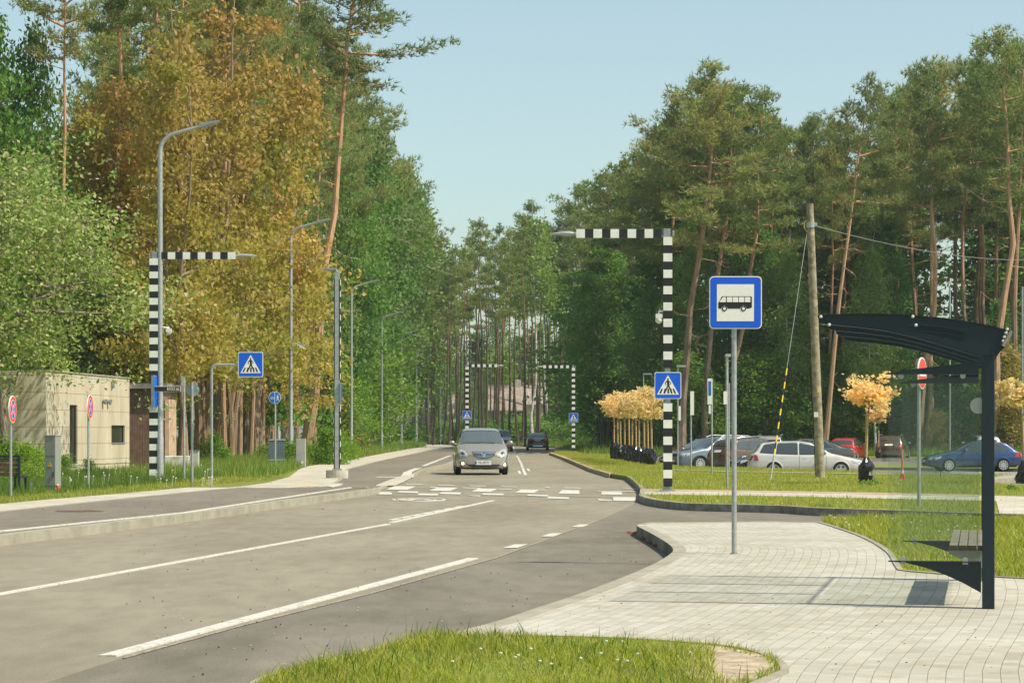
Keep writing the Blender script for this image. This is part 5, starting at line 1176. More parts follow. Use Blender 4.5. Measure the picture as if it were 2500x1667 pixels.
# brown shed
d=91; e=thing('wooden_shed','reddish brown board shed behind the beige building','shed',(at(356,d),d,0)); w_=(398-312)/F*d; HS=zat(950,d)
mb=MB(); nb=22
for k in range(nb): mb.box((-w_/2+w_*(k+.5)/nb,0,HS/2),(w_/nb-.015,.05+.008*(k%2),HS))
mb.box((0,1.5,HS/2),(w_-.04,2.9,HS-.01)); mb.build('wall',pmat('shed_boards',(.21,.125,.085),.8,var=.2,vscale=4),e); MB().box((.0,1.4,HS+.12),(w_+.35,3.4,.2)).build('roof',pmat('shed_roof',(.22,.20,.17),.8,var=.2),e)
MB().box((w_/2+.10,1.2,HS*.44),(.16,2.0,HS*.88)).build('pink_side_wall',pmat('plaster_pink',(.55,.38,.26),.85,var=.15),e)
# white concrete ring, small cabinets, panel fence, hedge block
d=84; e=thing('concrete_pipe','low whitewashed concrete block lying in the grass behind the street name post','concrete block',(at(431,d),d,KZ)); MB().box((0,.3,.27),(60/F*d,.6,.54)).tube([(30/F*d-.03,.3,.27),(30/F*d+.05,.3,.27)],.28,14).build('block',pmat('whitewash',(.62,.60,.53),.8,var=.25,vscale=3),e,bevel=.03)
e=thing('small_cabinet','small pale grey cabinet beside the big maple trunk','cabinet',(at(473.5,82),82,KZ)); MB().box((0,.15,.36),(21/F*82,.3,.72)).build('cabinet_body',pmat('cabinet_pale',(.50,.50,.44),.6,var=.08),e,bevel=.01); MB().box((0,.15,.735),(21/F*82+.04,.34,.03)).build('lid',M['steel'],e)
e=thing('grey_cabinet','grey metal cabinet between the tilted pine trunks','cabinet',(at(734,95),95,KZ)); MB().box((0,.15,.55),(.36,.3,1.1)).build('cabinet_body',pmat('cabinet_mid',(.36,.37,.33),.55,var=.08),e,bevel=.01); MB().box((.05,-.004,.18),(.1,.01,.08)).build('label_plate',M['wsign'],e)
e=thing('metal_fence_panel','dark blue-grey metal panel fence behind the round blue sign','fence',(at(656,93),93,KZ),R_(28)); w_=.62
for k in range(8): MB().box((.04+k*.082,0,.55),(.074,.03,1.0)).build('fence_slat',pmat('fence_paint',(.055,.085,.10),.5,var=.1) if k==0 else bpy.data.materials['fence_paint'],e)
MB().box((.33,-.02,1.07),(.7,.05,.04)).box((.33,-.02,.3),(.7,.03,.04)).build('rail',M['steel'],e)
# far houses
def house(label,x0,x1,yeave,yridge,d,wallc,roofc,gable=None,dep=8):
    X0,X1=at(x0,d),at(x1,d); e=thing('house',label,'house',((X0+X1)/2,d,0)); w_=X1-X0; he=zat(yeave,d); hr=zat(yridge,d)
    wm=pmat('house_wall',wallc,.85,var=.12); rm=pmat('house_roof',roofc,.85,var=.2,vscale=2)
    MB().box((0,dep/2,he/2),(w_,dep,he)).prism([(0,he),(dep,he),(dep/2,hr)],-w_/2,w_/2,fr=lambda a,b,c:(c,a,b)).build('wall',wm,e)
    mb=MB()
    for sg in (0,1):
        y0=-.5 if sg==0 else dep+.5; z0=he-.25
        mb.prism([(y0,z0),(dep/2,hr+.02),(dep/2,hr+.2),(y0,z0+.18)],-w_/2-.5,w_/2+.5,fr=lambda a,b,c:(c,a,b))
    mb.build('roof',rm,e)
    for k in range(3):
        xx=-w_/2+w_*(k+.5)/3; o=MB().box((xx,-.03,he*.5),(1.3,.08,1.2)).build('window',M['cglass'],e); MB().box((xx,-.05,he*.5-.66),(1.5,.12,.08)).build('sill',M['stone'],o)
    MB().box((w_*.2,dep/2,hr+.3),(.8,.8,1.4)).build('chimney',M['stone'],e); return e
house('low house with long grey roof behind the far street lamps',925,1040,1041,978,305,(.42,.34,.25),(.20,.175,.15))
house('pale house wall between trunks right of the grey-roofed house',1038,1100,1010,965,330,(.52,.42,.31),(.30,.25,.20))
house('house with beige roof behind the trunks at the end of the road',1195,1295,1000,942,345,(.30,.26,.19),(.30,.25,.19))
e=house('sunlit cream gable house right of the beige roof',1286,1330,985,950,335,(.70,.55,.36),(.32,.27,.22))
# ------------------------------------------------------------ saplings
def sapling(label,x,yb,ytop_stake,ycr0,ycr1,rad,d,seed,bag=True,group=None,z=KZ,name='sapling',n=12,ls=.17,lf=26,bagh=None):
    s=F/d; rng=np.random.default_rng(seed); X=at(x,d); e=thing(name,label,'sapling' if name=='sapling' else 'young tree',(X,d,z),0,group)
    zz=lambda y:zat(y,d)-z; r=rad/s; zc0,zc1=zz(ycr0),zz(ycr1); bh=bagh or .5; lx=rng.normal()*.05
    MB().tube([(0,0,bh*.8),(lx*.5,0,(bh+zc0)/2),(lx,0,zc0+.1)],[.026,.022,.018],6).build('trunk',M['gbark'],e,True)
    if ytop_stake: MB().tube([(0.0,-.0,bh*.85),(lx*.4,-.0,zz(ytop_stake))],.042,8).build('reed_wrap',pmat('reed_wrap',(.45,.30,.13),.85,var=.25,vscale=30) if 'reed_wrap' not in bpy.data.materials else bpy.data.materials['reed_wrap'],e,True)
    mb=MB(); C=[]
    for k in range(n):
        a=rng.random()*6.28; el=rng.uniform(.15,1.1); L=r*rng.uniform(.5,1.0)
        p0=np.array([lx,0,zc0+.05]); h=zc0+(zc1-zc0)*rng.random()**.8
        tipp=np.array([lx+math.cos(a)*L,math.sin(a)*L,h]); mid=(p0+tipp)/2+np.array([0,0,-.04]); mb.tube([p0,mid,tipp],[.010,.008,.004],4,cap=False)
        for q in (mid,tipp,tipp*.7+mid*.3): C.append(q+rng.standard_normal((lf,3))*np.array([.11,.11,.05])*(r/.5)**.5)
    mb.build('branches',M['gbark'],e); C=np.concatenate(C); V=leaves(C,ls,rng,flat=1.2,asp=.8)
    npmesh('crown',V,4,np.arange(len(V)),M['l_gold'],e)
    if bag:
        bm=MB(); P=[];Fs=[]; nn=14
        for j in range(7):
            t=j/6; rr=(.17 if j<5 else .12 if j==5 else .05)*(1+.25*(1-t)); 
            for k in range(nn):
                a=2*math.pi*k/nn; q=rr*(1+.16*math.sin(3*a+j*1.3+seed)+.10*rng.normal()); P.append((q*math.cos(a),q*math.sin(a),bh*t*(1+.04*rng.normal())))
        for j in range(6):
            for k in range(nn): Fs.append((j*nn+k,j*nn+(k+1)%nn,(j+1)*nn+(k+1)%nn,(j+1)*nn+k))
        bm.add(P,Fs).build('root_bag',M['bag'],e)
    return e
M['bag']=pmat('black_plastic_bag',(.012,.012,.014),.22,var=0,spec=.5,bmp=.3,bscale=14)
xs=[1499,1508,1515,1525,1536,1543,1553,1560,1573,1582,1591]
for k,x in enumerate(xs):
    yb=1120+(x-1499)*.16; d=F*1.36/(yb-HY)
    place=['first from the left in the bagged row','second in the bagged row','third in the bagged row','fourth in the bagged row','fifth in the bagged row','middle of the bagged row','just right of the middle of the bagged row','eighth in the bagged row','ninth in the bagged row','next to last on the right of the bagged row','last on the right of the bagged row'][k]
    bh=(1142-1092)/F*d*.78
    sapling('golden-leaved sapling with black root bag, '+place,x,yb,1022+(k%3)*3,1018,958-(12 if k>5 else 0),34,d,50+k,group='golden saplings with black root bags',bagh=bh,n=16,ls=.13,lf=15)
sapling('larger golden maple with reed-wrapped stem and black bag, right of the utility pole',2114,1180,1010,984,914,60,F*1.36/125,90,name='young_maple',n=26,ls=.12,lf=13,bagh=.68)
sapling('smaller golden maple behind the larger one, beside the brown SUV',2145,1116,1050,1027,975,32,F*1.5/61+10,91,z=-.05,name='young_maple',n=18,ls=.2,lf=14,bagh=.6)
sapling('golden maple cut by the right edge of the picture',2500,1180,1010,990,928,50,F*1.36/125,92,name='young_maple',n=26,ls=.12,lf=13,bagh=.6)
# weeds at the foot of the bagged maple
def weeds(label,x,y,wpx,hpx,seed,z=KZ,mat='l_green'):
    X,d,_=G(x,y,z); rng=np.random.default_rng(seed); w_=wpx/F*d; h=hpx/F*d; n=int(500*w_)+80
    C=np.c_[rng.standard_normal(n)*w_*.25,rng.standard_normal(n)*w_*.3,np.abs(rng.standard_normal(n))*h*.4+.02]; V=leaves(C,.06,rng)
    o=npmesh('weed_clump',V,4,np.arange(len(V)),M[mat]); o.location=(X,d,z); tag(o,label,'weeds')
weeds('dark green weeds around the black bag of the larger golden maple',2120,1183,50,10,4)
weeds('dark green weed clump in the grass at the right edge',2468,1196,30,9,5)
weeds('tall weed clump at the foot of the round blue sign post',645,1160,60,24,6,mat='l_green')
# ------------------------------------------------------------ cars
def paintm(name,col,rough=.28,metal=.35,coat=1.):
    m,nt,b=newmat(name); b.inputs['Base Color'].default_value=c4(col); b.inputs['Roughness'].default_value=rough; b.inputs['Metallic'].default_value=metal
    b.inputs['Coat Weight'].default_value=coat; b.inputs['Coat Roughness'].default_value=.04
    f=noise(nt,3,4,.6,coords(nt)); nt.links.new(ramp(nt,f,[(.35,rough),(.7,min(1,rough+.14))]),b.inputs['Roughness'])
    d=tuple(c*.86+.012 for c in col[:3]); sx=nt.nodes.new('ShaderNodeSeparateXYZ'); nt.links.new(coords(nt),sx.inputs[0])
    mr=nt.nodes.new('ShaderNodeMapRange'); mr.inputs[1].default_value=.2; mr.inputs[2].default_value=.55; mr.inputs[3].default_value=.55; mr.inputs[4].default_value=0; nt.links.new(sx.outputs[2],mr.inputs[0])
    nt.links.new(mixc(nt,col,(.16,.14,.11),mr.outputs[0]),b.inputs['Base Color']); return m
def ksmooth(A,k,axis=0):
    if k<1: return A
    w_=np.hanning(2*k+3)[1:-1]; w_/=w_.sum(); pad=[(0,0)]*A.ndim; pad[axis]=(k,k); B=np.pad(A,pad,mode='reflect',reflect_type='odd')
    return np.apply_along_axis(lambda v:np.convolve(v,w_,'valid'),axis,B)
SPEC=dict(
 mpv=dict(L=4.29,W=1.81,top=[(0,.70),(.12,.82),(.45,.93),(.95,1.06),(1.15,1.14),(1.95,1.52),(2.5,1.60),(3.1,1.60),(3.8,1.53),(4.12,1.08),(4.22,.95),(4.29,.9)],belt=[(0,.70),(.9,.98),(2,.98),(4.29,1.06)],ww=(.93,1.95),rw=(3.82,4.10),wh=(.88,3.52,.325),
   side=[[(1.35,1.02),(1.95,1.43),(2.35,1.50),(2.35,1.0)],[(2.45,1.0),(2.45,1.505),(3.2,1.50),(3.2,1.02)],[(3.3,1.03),(3.3,1.49),(3.68,1.44),(3.85,1.10)]],bulge=.22,pl=(.50,.39)),
 hatch=dict(L=4.15,W=1.74,top=[(0,.62),(.10,.70),(.5,.82),(1.05,.93),(1.25,.99),(1.95,1.36),(2.4,1.42),(3.0,1.41),(3.5,1.33),(3.95,.98),(4.08,.92),(4.15,.8)],belt=[(0,.62),(1,.88),(3,.90),(4.15,.92)],ww=(1.08,1.95),rw=(3.5,3.92),wh=(.80,3.30,.30),
   side=[[(1.42,.92),(1.98,1.28),(2.42,1.34),(2.42,.92)],[(2.50,.92),(2.50,1.345),(3.0,1.33),(3.08,.93)],[(3.14,.94),(3.07,1.32),(3.30,1.27),(3.55,.98)]],bulge=.16,pl=(.45,.50)),
 wagon=dict(L=4.52,W=1.76,top=[(0,.62),(.10,.72),(.5,.84),(1.1,.97),(1.3,1.04),(2.05,1.43),(2.6,1.50),(3.4,1.49),(4.0,1.43),(4.12,1.38),(4.40,.98),(4.48,.92),(4.52,.8)],belt=[(0,.62),(1,.92),(3,.97),(4.52,1.02)],ww=(1.12,2.05),rw=(4.08,4.40),wh=(.90,3.60,.32),
   side=[[(1.5,.97),(2.1,1.33),(2.55,1.41),(2.55,.96)],[(2.66,.96),(2.66,1.415),(3.42,1.41),(3.50,.99)],[(3.58,.99),(3.52,1.405),(3.95,1.36),(4.16,1.04)]],bulge=.16,pl=(.50,.60)),
 suv=dict(L=4.4,W=1.82,top=[(0,.80),(.10,.90),(.5,1.0),(1.15,1.10),(1.3,1.16),(1.95,1.57),(2.5,1.65),(3.4,1.63),(4.0,1.56),(4.25,1.08),(4.35,1.0),(4.4,.9)],belt=[(0,.80),(1,1.03),(3,1.07),(4.4,1.12)],ww=(1.17,1.95),rw=(4.02,4.24),wh=(.85,3.48,.35),
   side=[[(1.45,1.09),(2.0,1.47),(2.4,1.55),(2.4,1.08)],[(2.5,1.08),(2.5,1.555),(3.2,1.54),(3.25,1.10)],[(3.34,1.11),(3.3,1.535),(3.75,1.48),(3.95,1.17)]],bulge=.16,pl=(.55,.80)),
 sedan=dict(L=4.75,W=1.85,top=[(0,.62),(.10,.72),(.6,.85),(1.35,.97),(1.5,1.03),(2.25,1.40),(2.8,1.46),(3.3,1.43),(3.75,1.30),(4.25,1.07),(4.4,1.05),(4.68,1.03),(4.75,.9)],belt=[(0,.62),(1.2,.92),(3.4,.96),(4.75,1.0)],ww=(1.38,2.25),rw=(3.45,4.20),wh=(.88,3.75,.33),
   side=[[(1.75,.97),(2.3,1.32),(2.75,1.38),(2.75,.96)],[(2.85,.96),(2.85,1.38),(3.3,1.35),(3.75,1.0)]],bulge=.18,pl=(.45,.62)))
def car(name,label,kind,paint,loc,heading,cat='car',scale=1.,fine=.06,opts={},group=None):
    sp=SPEC[kind]; L,W=sp['L'],sp['W']; e=thing(name,label,cat,loc,heading,group); e.scale=(scale,)*3
    n=int(L/fine)+1; xs=np.linspace(0,L,n); tx,tz=zip(*sp['top']); top=ksmooth(np.interp(xs,tx,tz),2); bx_,bz=zip(*sp['belt'])
    belt=np.minimum(np.interp(xs,bx_,bz),top-.03); hw=W/2*ksmooth(np.interp(xs,[0,.1,.35,.9,L-.9,L-.3,L-.06,L],[.84,.90,.965,1,1,.965,.91,.87]),1)
    zb=np.interp(xs,[0,.25,.8,L-.8,L-.2,L],[.26,.20,.19,.20,.25,.34]); g=np.clip((top-np.interp(xs,bx_,bz))/.22,0,1)
    K=5; rows=[]
    for i in range(n):
        w_=hw[i]; b_=belt[i]; t=top[i]
        w6=(1-g[i])*w_*.80+g[i]*(w_*.94-.30*(t-b_)); z6=(1-g[i])*(t-.035)+g[i]*(t-.065)
        ctrl=np.array([(0,zb[i]),(w_*.8,zb[i]),(w_*.955,zb[i]+.06),(w_*.99,zb[i]+.20),(w_,(zb[i]+b_)/2+.08),(w_*.985,b_-.09),(w_*.945,b_),(w6,z6),(w6*.72,(1-g[i])*(t-.008)+g[i]*(t-.012)),(0,t)])
        u=np.linspace(0,9,9*K+1); rows.append(np.c_[np.interp(u,range(10),ctrl[:,0]),np.interp(u,range(10),ctrl[:,1])])
    S_=np.array(rows); S2=ksmooth(S_,1,1); S2[:,0]=S_[:,0]; S2[:,-1]=S_[:,-1]; S_=S2; J=S_.shape[1]
    bl=sp['bulge']
    def disp(x,y,z):
        f=np.exp(-(x/.38)**2); r_=np.exp(-((L-x)/.3)**2); q=1-(np.abs(y)/(W/2))**2.2
        low=np.clip((.62-z)/.25,0,1)*.05
        return x-f*(bl*q*.8+low)+bl*.8*f*0+r_*(.10*q+low)
    V=[];Fc=[]
    for sgn in (1,-1):
        o=len(V)
        for i in range(n):
            for j in range(J): V.append((xs[i],sgn*S_[i,j,0],S_[i,j,1]))
        for i in range(n-1):
            for j in range(J-1):
                q=(o+i*J+j,o+(i+1)*J+j,o+(i+1)*J+j+1,o+i*J+j+1); Fc.append(q if sgn>0 else q[::-1])
    for end,i in ((0,0),(1,n-1)):
        o=len(V); nt_=15; tt=np.linspace(-1,1,nt_)
        for j in range(J):
            for t in tt: V.append((xs[i],t*S_[i,j,0],S_[i,j,1]))
        for j in range(J-1):
            for k in range(nt_-1): Fc.append((o+j*nt_+k,o+j*nt_+k+1,o+(j+1)*nt_+k+1,o+(j+1)*nt_+k))
    V=np.array(V); V[:,0]=L/2-disp(V[:,0],V[:,1],V[:,2])
    bv=BVHTree.FromPolygons([Vector(v) for v in V],Fc)
    wf,wr,r=sp['wh']; WX=[L/2-wf,L/2-wr]
    keep=[]
    for f in Fc:
        c=V[list(f)].mean(0)
        if any((c[0]-x)**2+(c[2]-r)**2<(r*1.12)**2 for x in WX) and abs(c[1])>W/2-.30: continue
        if opts.get('hero'):
            xx=L/2-c[0]; 
            if abs(c[1])<W*.40 and c[2]>1.07 and sp['ww'][0]+.10<xx-0.0<sp['ww'][1]+.02 and c[2]>0 and f[0]%J>=7*K-1: continue
        keep.append(f)
    me=MB().add([tuple(v) for v in V],keep); body=me.build('body',paint,e,True)
    # dark underbody with wheel wells
    MB().box((0,0,.42),(L*.86,W*.72,.42)).box((0,0,.26),(L*.9,W*.84,.10)).build('underbody',M['dark'],e)
    def decal(nm,poly,axis,mat,off=.006,cuts=3,parent=None,mirror=False):
        obs=[]
        for sg in ((1,-1) if mirror else (1,)):
            bm=bmesh.new(); P2=[(a*sg if axis!='side' else a,b) for a,b in poly]
            vs_=[bm.verts.new((a,b,0)) for a,b in P2]; f=bm.faces.new(vs_); bmesh.ops.triangulate(bm,faces=[f])
            for _ in range(cuts):
                ed=[x for x in bm.edges if x.calc_length()>.09]
                if ed: bmesh.ops.subdivide_edges(bm,edges=ed,cuts=1,use_grid_fill=False); bmesh.ops.triangulate(bm,faces=bm.faces[:])
            ok=True
            for v in bm.verts:
                a,b=v.co.x,v.co.y
                if axis=='front': o_,dr=Vector((L,a,b)),Vector((-1,0,0))
                elif axis=='rear': o_,dr=Vector((-L,a,b)),Vector((1,0,0))
                elif axis=='top': o_,dr=Vector((a,b*1.,3)),Vector((0,0,-1))
                else: o_,dr=Vector((L/2-a,sg*W,b)),Vector((0,-sg,0))
                h=bv.ray_cast(o_,dr)
                if h[0] is None:
                    h2=bv.find_nearest(Vector((o_.x*(0.5 if axis in('front','rear') else 1),o_.y,o_.z))); p,nrm=h2[0],h2[1]
                else: p,nrm=h[0],h[1]
                if nrm.dot(dr)>0: nrm=-nrm
                v.co=p+nrm*off
            me=bpy.data.meshes.new(nm); bm.to_mesh(me); bm.free(); me.materials.append(mat)
            for pg in me.polygons: pg.use_smooth=True
            o=bpy.data.objects.new(nm,me); COL.objects.link(o); o.parent=parent or e; obs.append(o)
        return obs
    def patch(nm,xa,xb,j0,mat,off=.008):
        ii=[i for i in range(n) if xa<=xs[i]<=xb]; P=[];Fs=[]; jj=list(range(j0,J))
        cols=[(sg,j) for sg,js in ((1,jj),(-1,jj[::-1][1:])) for j in js]
        for i in ii:
            for sg,j in cols:
                p=np.array([xs[i],sg*S_[i,j,0],S_[i,j,1]]); p[0]=L/2-disp(p[0],p[1],p[2]); P.append(p)
        m_=len(cols)
        for a in range(len(ii)-1):
            for b in range(m_-1): Fs.append((a*m_+b,a*m_+b+1,(a+1)*m_+b+1,(a+1)*m_+b))
        o=MB().add(P,Fs).build(nm,mat,e,True); me=o.data; me.update()
        nn=[Vector(v.normal) for v in me.vertices]
        for v,q in zip(me.vertices,nn):
            if q.z<0: q=-q
            v.co+=q*off
        return o
    # glass
    gl=opts.get('glass',M['cglass'])
    w=patch('windscreen',sp['ww'][0]+.05,sp['ww'][1]-.03,7*K+1,gl,.010); patch('rear_window',sp['rw'][0]+.03,sp['rw'][1]-.03,7*K+1,M['cglass'],.010)
    for q in sp['side']: decal('side_window',q,'side',M['cglass'],.007,mirror=True)
    def fat(q,k):
        cx=sum(a for a,b in q)/len(q); cy=sum(b for a,b in q)/len(q); return [(cx+(a-cx)*(1+k/max(.1,abs(a-cx))),cy+(b-cy)*(1+k/max(.1,abs(b-cy)))) for a,b in q]
    for q in sp['side']: decal('window_trim',fat(q,.028),'side',opts.get('trim',M['dark']),.004,mirror=True)
    # wheels
    for x in WX:
        for sg in (1,-1):
            wl=MB(); y0=sg*(W/2-.20); y1=sg*(W/2-.012); wl.tube([(0,y0,0),(0,y0+sg*.02,0),(0,y1-sg*.025,0),(0,y1,0)],[r*.94,r,r,r*.90],28); o=wl.build('wheel',M['rubber'],e,True); o.location=(x,0,r)
            rm=MB(); rr=r*.70; rm.tube([(0,y1-sg*.004,0),(0,y1+sg*.006,0)],[rr,rr*.95],24,m=1); ns=opts.get('spokes',5)
            for k in range(ns):
                a=2*math.pi*k/ns+.3; c,s_=math.cos(a),math.sin(a); wd=.055 if ns<8 else .03
                rm.prism([(c*.03-s_*wd*1.1,s_*.03+c*wd*1.1),(c*.03+s_*wd*1.1,s_*.03-c*wd*1.1),(c*rr+s_*wd*.7,s_*rr-c*wd*.7),(c*rr-s_*wd*.7,s_*rr+c*wd*.7)],y1+sg*.006,y1+sg*(.016+.0004*k),m=0,fr=lambda a_,b_,c_:(a_,c_,b_))
            for k in range(24):
                t0,t1=2*math.pi*k/24,2*math.pi*(k+1)/24
                rm.prism([(rr*math.cos(t0),rr*math.sin(t0)),(rr*math.cos(t1),rr*math.sin(t1)),(rr*.86*math.cos(t1),rr*.86*math.sin(t1)),(rr*.86*math.cos(t0),rr*.86*math.sin(t0))],y1+sg*.003,y1+sg*.02,m=0,fr=lambda a_,b_,c_:(a_,c_,b_))
            rm.tube([(0,y1+sg*.004,0),(0,y1+sg*.024,0)],.045,12,m=0); rm.build('rim',[M['alloy'],M['dark']],o)
            # arch lip
            lp=MB(); ps=[]
            for k in range(15):
                a=R_(-6+192*k/14); p=(x+r*1.13*math.cos(a),0,r+r*1.13*math.sin(a)); h=bv.ray_cast(Vector((p[0],sg*W,max(p[2],.2))),Vector((0,-sg,0)))
                yy=h[0].y if h[0] else sg*W/2; ps.append((p[0],yy-sg*.012,p[2]))
            lp.tube(ps,.028 if not opts.get('clad') else .04,6,cap=True); lp.build('wheel_arch',M['dark'] if opts.get('clad') else paint,e,True)
    # mirrors
    mx=L/2-sp['ww'][0]-.42; mz=np.interp(sp['ww'][0]+.4,bx_,bz)+.08
    for sg in (1,-1):
        MB().sphere((mx,sg*(W/2+.10),mz+.03),.1,12,sc3=(.75,1.05,.78)).tube([(mx,sg*(W/2-.07),mz-.03),(mx,sg*(W/2+.06),mz)],[.03,.03],6).build('mirror',opts.get('mirror',paint),e,True)
        MB().box((mx-.065,sg*(W/2+.10),mz+.03),(.02,.15,.11)).build('mirror_glass',M['lens'],e)
    # trim
    hx=np.interp; 
    for sx in (sp['side'][0][2][0]-.12,(sp['side'][1][2][0]-.08)):
        zz=np.interp(sx,bx_,bz)-.13
        decal('door_handle',[(sx-.18,zz-.015),(sx,zz-.015),(sx,zz+.015),(sx-.18,zz+.015)],'side',opts.get('handle',paint),.022,cuts=0,mirror=True)
    dx=sp['side'][0][2][0]+.02
    for a in (dx,sp['side'][0][0][0]-.02): decal('door_gap',[(a,.34),(a+.012,.34),(a+.012,np.interp(a,bx_,bz)-.03),(a,np.interp(a,bx_,bz)-.03)],'side',M['dark'],.003,cuts=3,mirror=True)
    decal('sill_trim',[(wf+r*1.25,.215),(wr-r*1.25,.215),(wr-r*1.25,.29),(wf+r*1.25,.29)],'side',M['dark'],.006,mirror=True)
    decal('rub_strip',[(wf+r*1.3,.50),(wr-r*1.3,.50),(wr-r*1.3,.525),(wf+r*1.3,.525)],'side',opts.get('strip',paint),.014,mirror=True)
    # rear
    zt=np.interp(L-.1,tx,tz); pz=sp['pl'][1]+.12
    tl=opts.get('tail',[(W*.31,zt-.25),(W*.44,zt-.28),(W*.455,zt-.06),(W*.36,zt-.05)]); decal('tail_light',tl,'rear',M['redlamp'],.012,mirror=True)
    if kind in('wagon','suv','mpv','hatch'): decal('tail_light_side',[(L-.30,zt-.27),(L-.10,zt-.27),(L-.13,zt-.02),(L-.24,zt-.06)],'side',M['redlamp'],.010,mirror=True)
    pzr=pz+.10; decal('number_plate',[(-.26,pzr-.055),(.26,pzr-.055),(.26,pzr+.055),(-.26,pzr+.055)],'rear',M['plate'],.015,cuts=2)
    decal('plate_recess',[(-.33,pzr-.085),(.33,pzr-.085),(.33,pzr+.085),(-.33,pzr+.085)],'rear',M['dark'],.006)
    decal('rear_bumper_trim',[(-W*.42,.28),(W*.42,.28),(W*.44,.40),(-W*.44,.40)],'rear',M['dark'],.008)
    if opts.get('chrome_rear'): decal('chrome_bar',[(-.42,pzr+.11),(.42,pzr+.11),(.42,pzr+.145),(-.42,pzr+.145)],'rear',M['chrome'],.016); decal('lower_chrome',[(-.4,.36),(.4,.36),(.4,.40),(-.4,.40)],'rear',M['chrome'],.016)
    if opts.get('rails'):
        for sg in (1,-1): MB().tube([(L/2-2.1,sg*W*.36,sp['top'][5][1]+.04),(L/2-2.4,sg*W*.37,sp['top'][6][1]+.05),(L/2-3.6,sg*W*.37,sp['top'][7][1]+.04),(L/2-3.8,sg*W*.36,sp['top'][7][1]-.02)],.018,6).build('roof_rail',opts['rails'],e,True)
    # front (generic)
    if not opts.get('hero'):
        z0=np.interp(.05,tx,tz)
        decal('headlight',[(W*.28,z0-.16),(W*.43,z0-.14),(W*.445,z0+.0),(W*.36,z0-.01)],'front',M['lens'],.012,mirror=True)
        decal('headlight_side',[(.16,z0-.13),(.42,z0-.04),(.48,z0+.05),(.2,z0+.0)],'side',M['lens'],.010,mirror=True)
        decal('grille',[(-W*.22,z0-.15),(W*.22,z0-.15),(W*.25,z0-.03),(-W*.25,z0-.03)],'front',M['dark'],.010); decal('lower_grille',[(-W*.3,.30),(W*.3,.30),(W*.27,.42),(-W*.27,.42)],'front',M['dark'],.010)
        decal('front_plate',[(-.26,.43),(.26,.43),(.26,.54),(-.26,.54)],'front',M['plate'],.016,cuts=1)
    return e,decal,bv,sp
def face(dx,dy): return math.atan2(dy,dx)
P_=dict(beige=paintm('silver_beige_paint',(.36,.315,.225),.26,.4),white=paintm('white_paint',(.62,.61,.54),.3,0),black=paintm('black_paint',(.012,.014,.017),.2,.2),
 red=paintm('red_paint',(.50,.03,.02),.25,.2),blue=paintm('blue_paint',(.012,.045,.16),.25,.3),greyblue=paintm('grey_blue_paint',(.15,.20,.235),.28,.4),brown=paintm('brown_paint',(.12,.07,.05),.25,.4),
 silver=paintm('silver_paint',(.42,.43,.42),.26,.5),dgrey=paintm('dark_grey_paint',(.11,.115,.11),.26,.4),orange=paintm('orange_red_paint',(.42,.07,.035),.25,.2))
# hero car
d=84.9; X=at(1171,d); hd=R_(-90)+R_(2.5)
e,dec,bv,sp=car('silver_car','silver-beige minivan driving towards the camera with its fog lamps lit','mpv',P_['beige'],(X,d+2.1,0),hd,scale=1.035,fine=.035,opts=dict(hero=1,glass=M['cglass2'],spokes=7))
L=sp['L'];W=sp['W']
def fp(ps): # px in hero crop (scale 7.35, origin 1020,1020) -> body y,z ; car faces camera: image right = body +y*(-1)?
    out=[]
    for x,y in ps:
        px=x/7.35+1020; py=y/7.35+1020; out.append((((px-1165.5)/ (F/d)/1.035),(HC-(py-HY)/(F/d))/1.035))
    return out
def both(nm,ps,mat,off,cuts=3,parent=None):
    q=fp(ps); return dec(nm,q,'front',mat,off,cuts,parent,True)
hl=both('headlight',[(1320,690),(1340,640),(1385,595),(1440,570),(1500,563),(1520,590),(1515,640),(1480,685),(1420,697)],M['lens'],.012)
for o in hl:
    pass
both('headlight_inner',[(1370,672),(1385,630),(1430,605),(1465,625),(1470,665),(1430,685)],M['chrome'],.018)
both('headlight_bulb',[(1400,655),(1408,630),(1430,620),(1445,635),(1440,660),(1420,668)],M['dark'],.022,1)
dec('grille',fp([(880,605),(1310,605),(1290,660),(1235,705),(1170,730),(1030,730),(960,705),(905,660)]),'front',M['dark'],.012)
dec('chrome_bar',fp([(882,606),(1308,606),(1285,648),(1240,652),(960,652),(905,648)]),'front',M['chrome'],.018)
for k,(y,a,b) in enumerate(((668,925,1268),(688,950,1245),(708,985,1208))): dec('grille_slat',fp([(a,y),(b,y),(b-8,y+8),(a+8,y+8)]),'front',M['chrome'],.018)
cx,cz=fp([(1094,650)])[0]; 
ring=[(cx+.072*math.cos(t),cz+.072*math.sin(t)) for t in np.linspace(0,2*math.pi,22)[:-1]]; em=dec('emblem',ring,'front',M['chrome'],.026,1)[0]
dec('emblem_inset',[(cx+.05*math.cos(t),cz+.05*math.sin(t)) for t in np.linspace(0,2*math.pi,18)[:-1]],'front',M['dark'],.029,1)
dec('emblem_bolt',[(cx-.065,cz-.004),(cx+.01,cz+.012),(cx+.065,cz+.006),(cx-.01,cz-.012)],'front',M['chrome'],.032,0)
dec('lower_grille',fp([(770,800),(825,832),(1350,832),(1380,835),(1360,868),(1300,880),(880,880),(820,860)]),'front',M['dark'],.010)
both('bumper_crease',[(1385,830),(1400,845),(1480,760),(1540,680),(1530,680),(1470,752)],M['chrome'],.008,2)
dec('front_skirt',fp([(690,905),(1500,905),(1480,935),(720,935)]),'front',M['dark'],.012)
pl=fp([(940,762),(1228,762),(1228,838),(940,838)]); pcx=(pl[0][0]+pl[1][0])/2; pcz=(pl[0][1]+pl[2][1])/2; h=bv.ray_cast(Vector((L,0,pcz)),Vector((-1,0,0)))[0]
